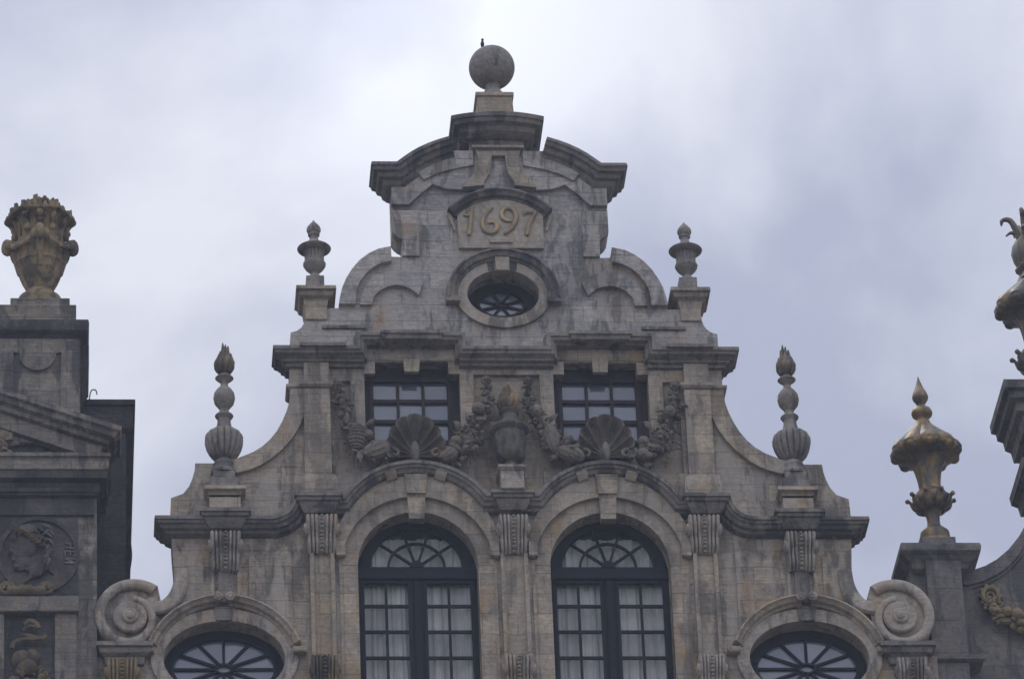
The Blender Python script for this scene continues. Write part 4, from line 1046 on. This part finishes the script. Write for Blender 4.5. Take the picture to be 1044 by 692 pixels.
for k in range(26): block(2*pi*k/26+r_.uniform(-.06, .06), .455, 1.27, r_.uniform(.03, .055), r_.uniform(.03, .10))
for k in range(16): block(2*pi*k/16+r_.uniform(-.08, .08), .33, 1.30, r_.uniform(.03, .05), r_.uniform(.05, .14))
for k in range(14): block(2*pi*k/14+r_.uniform(-.08, .08), .26, 1.43, r_.uniform(.025, .045), r_.uniform(.03, .09))
b.ell((0, 0, 1.47), (.19, .19, .11), None, 22, 9, lambda t, p: 1+.16*cos(7*t))
child(b, 'crown', 'giltstone', R)

# ================================================================== right house
RH = thing('urn_topped_house', 'dark grey stone house with concave gable slope at the right edge', 'house', (8.5, 0, GZ))
BASE[RH.name] = Vector((8.5-.087, -.5, GZ-.266))
b = MB()
slope = [(6.20, 11.15), (6.36, 11.19), (6.55, 11.26), (6.72, 11.36), (6.90, 11.52), (7.06, 11.72), (7.20, 11.96), (7.32, 12.25), (7.42, 12.6), (7.5, 13.2)]
b.prism([(5.80, GZ), (12, GZ), (12, 13.2)]+slope[::-1]+[(5.80, 11.1)], -.02, .9); b.build('wall', 'right', RH, ang=25)
b = MB(); b.box(5.80, 12, .9, 12, GZ, 11.0); b.build('rear_block', 'right', RH, smooth=False)
bi = [(6.30, 10.96), (6.50, 11.02), (6.70, 11.12), (6.86, 11.24), (7.02, 11.42), (7.16, 11.62), (7.30, 11.92), (7.42, 12.25), (7.52, 12.6)]
b = MB(); b.prism([(6.22, 10.96)]+bi+slope[::-1][1:], -.08, .5); b.prism([(6.30, 10.90)]+[(x+.02, z-.045) for x, z in bi]+bi[::-1], -.045, .2); b.build('swept_coping', 'right', RH)
b = MB(); b.cbox(6.16, 6.33, -.06, .1, 9.3, 10.94); b.build('wall_strip', 'right', RH)
b = MB(); b.cbox(5.66, 6.15, -.40, .35, 8.5, 11.2); b.cbox(5.45, 6.18, -.2, .30, 8.5, 11.15)
b.build('pillar', 'right', RH)
b = MB(); b.capbox(5.52, 6.22, -.30, .45, 11.40, [(.12, .03), (.20, 0), (.22, -.05), (.21, -.12), (.16, -.15), (.14, -.20), (.06, -.25), (.04, -.32), (.0, -.34)])
b.cbox(5.56, 6.18, -.28, .4, 11.40, 11.47); b.cbox(5.64, 6.14, -.22, .3, 11.47, 11.65); b.build('pillar_cap', 'right', RH)
b = MB(); b.capbox(5.60, 6.3, -.4, .4, 9.68, [(.0, .02), (.06, 0), (.06, -.06), (0, -.1)]); b.build('string_course', 'right', RH)
gpath = [(6.58, -.06, 10.72), (6.62, -.08, 10.56), (6.74, -.1, 10.44), (6.92, -.12, 10.36), (7.15, -.13, 10.28), (7.4, -.13, 10.25)]
go = garland(gpath, [.07, .09, .11, .13, .15, .15], 31, [('fruit', (6.92, -.2, 10.40), .09), ('fruit', (7.08, -.2, 10.30), .09), ('fruit', (6.78, -.18, 10.46), .07)], 'giltstone', RH)
b = MB()
sp = []
for k in range(30):
    a = 2*pi*k/29; sp.append((6.59+.11*cos(a), -.08, 10.79+.125*sin(a)))
b.tube(sp, .035, 8); b.tube([(6.59+.055*cos(a), -.06, 10.79+.06*sin(a)) for a in [2*pi*k/20 for k in range(21)]], .022, 7)
for k in range(10): a = 2*pi*k/10; b.ell((6.59+.145*cos(a), -.06, 10.79+.165*sin(a)), (.035, .03, .035), None, 7, 5)
b.build('rosette', 'giltstone', go)
# gable top of the right house, just inside the frame
b = MB(); b.prism([(7.5, 12.4), (9.5, 12.4), (9.5, 13.9), (7.4, 13.9)], -.1, .9)
b.capbox(7.3, 9.6, -.15, .9, 14.03, [(.22, .03), (.33, 0), (.32, -.12), (.25, -.14), (.24, -.24), (.16, -.27), (.14, -.4), (.06, -.44), (.03, -.6)])
b.capbox(7.33, 9.6, -.15, .9, 12.86, [(.1, .03), (.17, 0), (.15, -.12), (.06, -.16), (.03, -.3)])
b.build('upper_gable', 'right', RH)

def gilt_urn(label, loc, top, tilt=0., sc=1.):
    R = thing('gilded_urn', label, 'urn', loc, 'gilded urns on the right-hand house'); BASE[R.name] = Vector((0, 0, 0)); R.scale = (sc, sc, sc*1.05)
    k, hh = .00353, .00408
    def P(l): return [(r*k, (642-y)*hh) for r, y in l]
    b = MB(); b.lathe(P([(70, 648), (68, 635), (56, 630), (60, 615), (58, 600), (44, 588), (29, 578), (25, 560), (27, 540), (36, 522), (40, 516), (32, 512)]), seg=36); child(b, 'stem', 'gilt2', R)
    b = MB(); b.lathe(P([(36, 518), (52, 506), (70, 490), (76, 476), (72, 464), (58, 454), (48, 444)]), seg=48, mod=lambda t, r, z, j: r*(1+.05*sin(12*t)))
    for q in range(9):
        a = 2*pi*q/9+.15; d = Vector((cos(a), sin(a), 0))
        Q = bez([d*.16+Vector((0, 0, .53)), d*.25+Vector((0, 0, .57)), d*.295+Vector((0, 0, .66)), d*.33+Vector((0, 0, .70))], 5); b.tube(Q, [.075-.003*i for i in range(len(Q))], 8, .45)
        b.ell(d*.335+Vector((0, 0, .69)), (.034,)*3, None, 8, 6)
    child(b, 'leaf_cup', 'gilt2', R)
    b = MB(); b.lathe(P([(44, 446), (44, 430), (46, 410), (50, 390), (55, 370), (62, 352), (72, 338), (84, 325)]), seg=64, mod=lambda t, r, z, j: r*(1-.08*(1-abs(sin(6*t))**.5))); child(b, 'body', 'gilt', R)
    b = MB(); b.lathe(P([(56, 334), (80, 329), (112, 320), (134, 307), (138, 293), (130, 278), (110, 262), (88, 244), (62, 222), (34, 195)]), seg=90, mod=lambda t, r, z, j: r*(1+.13*abs(sin(5*t))**.7-.07) if j < 9 else r)
    for q in range(10):
        a = 2*pi*(q+.5)/10; b.ell((.435*cos(a), .435*sin(a), (642-306)*hh), (.08, .08, .07), None, 12, 8)
    child(b, 'gadrooned_rim', 'gilt2', R)
    b = MB()
    if top == 'spike':
        b.lathe(P([(36, 198), (31, 188), (25, 176), (28, 168), (40, 160), (43, 150), (38, 138), (22, 128), (16, 120), (20, 112), (31, 98), (33, 88), (28, 74), (18, 56), (9, 34), (1, 10)]), seg=30)
    else:
        b.lathe(P([(46, 200), (40, 188), (36, 176), (48, 166), (50, 158), (42, 150), (52, 130), (58, 105), (52, 75), (40, 55), (28, 45)]), seg=30, mod=lambda t, r, z, j: r*(1+.1*sin(5*t)))
        for q in range(5):
            a = 2*pi*q/5+pi; d = Vector((cos(a), sin(a), 0)); z0 = (642-50)*hh
            Q = bez([d*.08+Vector((0, 0, z0-.05)), d*.13+Vector((0, 0, z0+.12)), d*.20+Vector((0, 0, z0+.26)), d*.30+Vector((0, 0, z0+.26)), d*.32+Vector((0, 0, z0+.18))], 5)
            b.tube(Q, [.05, .05, .05, .05, .05, .045, .045, .045, .04, .04, .04, .035, .035, .03, .03, .03, .028, .025, .02, .015, .01][:len(Q)], 7)
            Q = bez([d*.10+Vector((0, 0, z0+.05)), d*.2+Vector((0, 0, z0+.08)), d*.27+Vector((0, 0, z0+.03))], 4); b.tube(Q, [.035-.003*i for i in range(len(Q))], 7)
    child(b, 'finial_tip', 'gilt2', R)
    R.rotation_euler = (0, tilt, 0)
    return R
gilt_urn('gilded urn with pointed spike on the stone pillar right of the date gable', (5.985, .52, 11.91), 'spike', radians(-1.3))
M['gilt'] = M['gilt2'] = gilt('blackened_gilding', (.26, .19, .085), (.06, .05, .042), (.48, .72), 8)
gilt_urn('dark gilded urn with curling leaf top, cut off by the right edge of the view', (7.69, .6, 14.18), 'leaf', 0, 1.1)
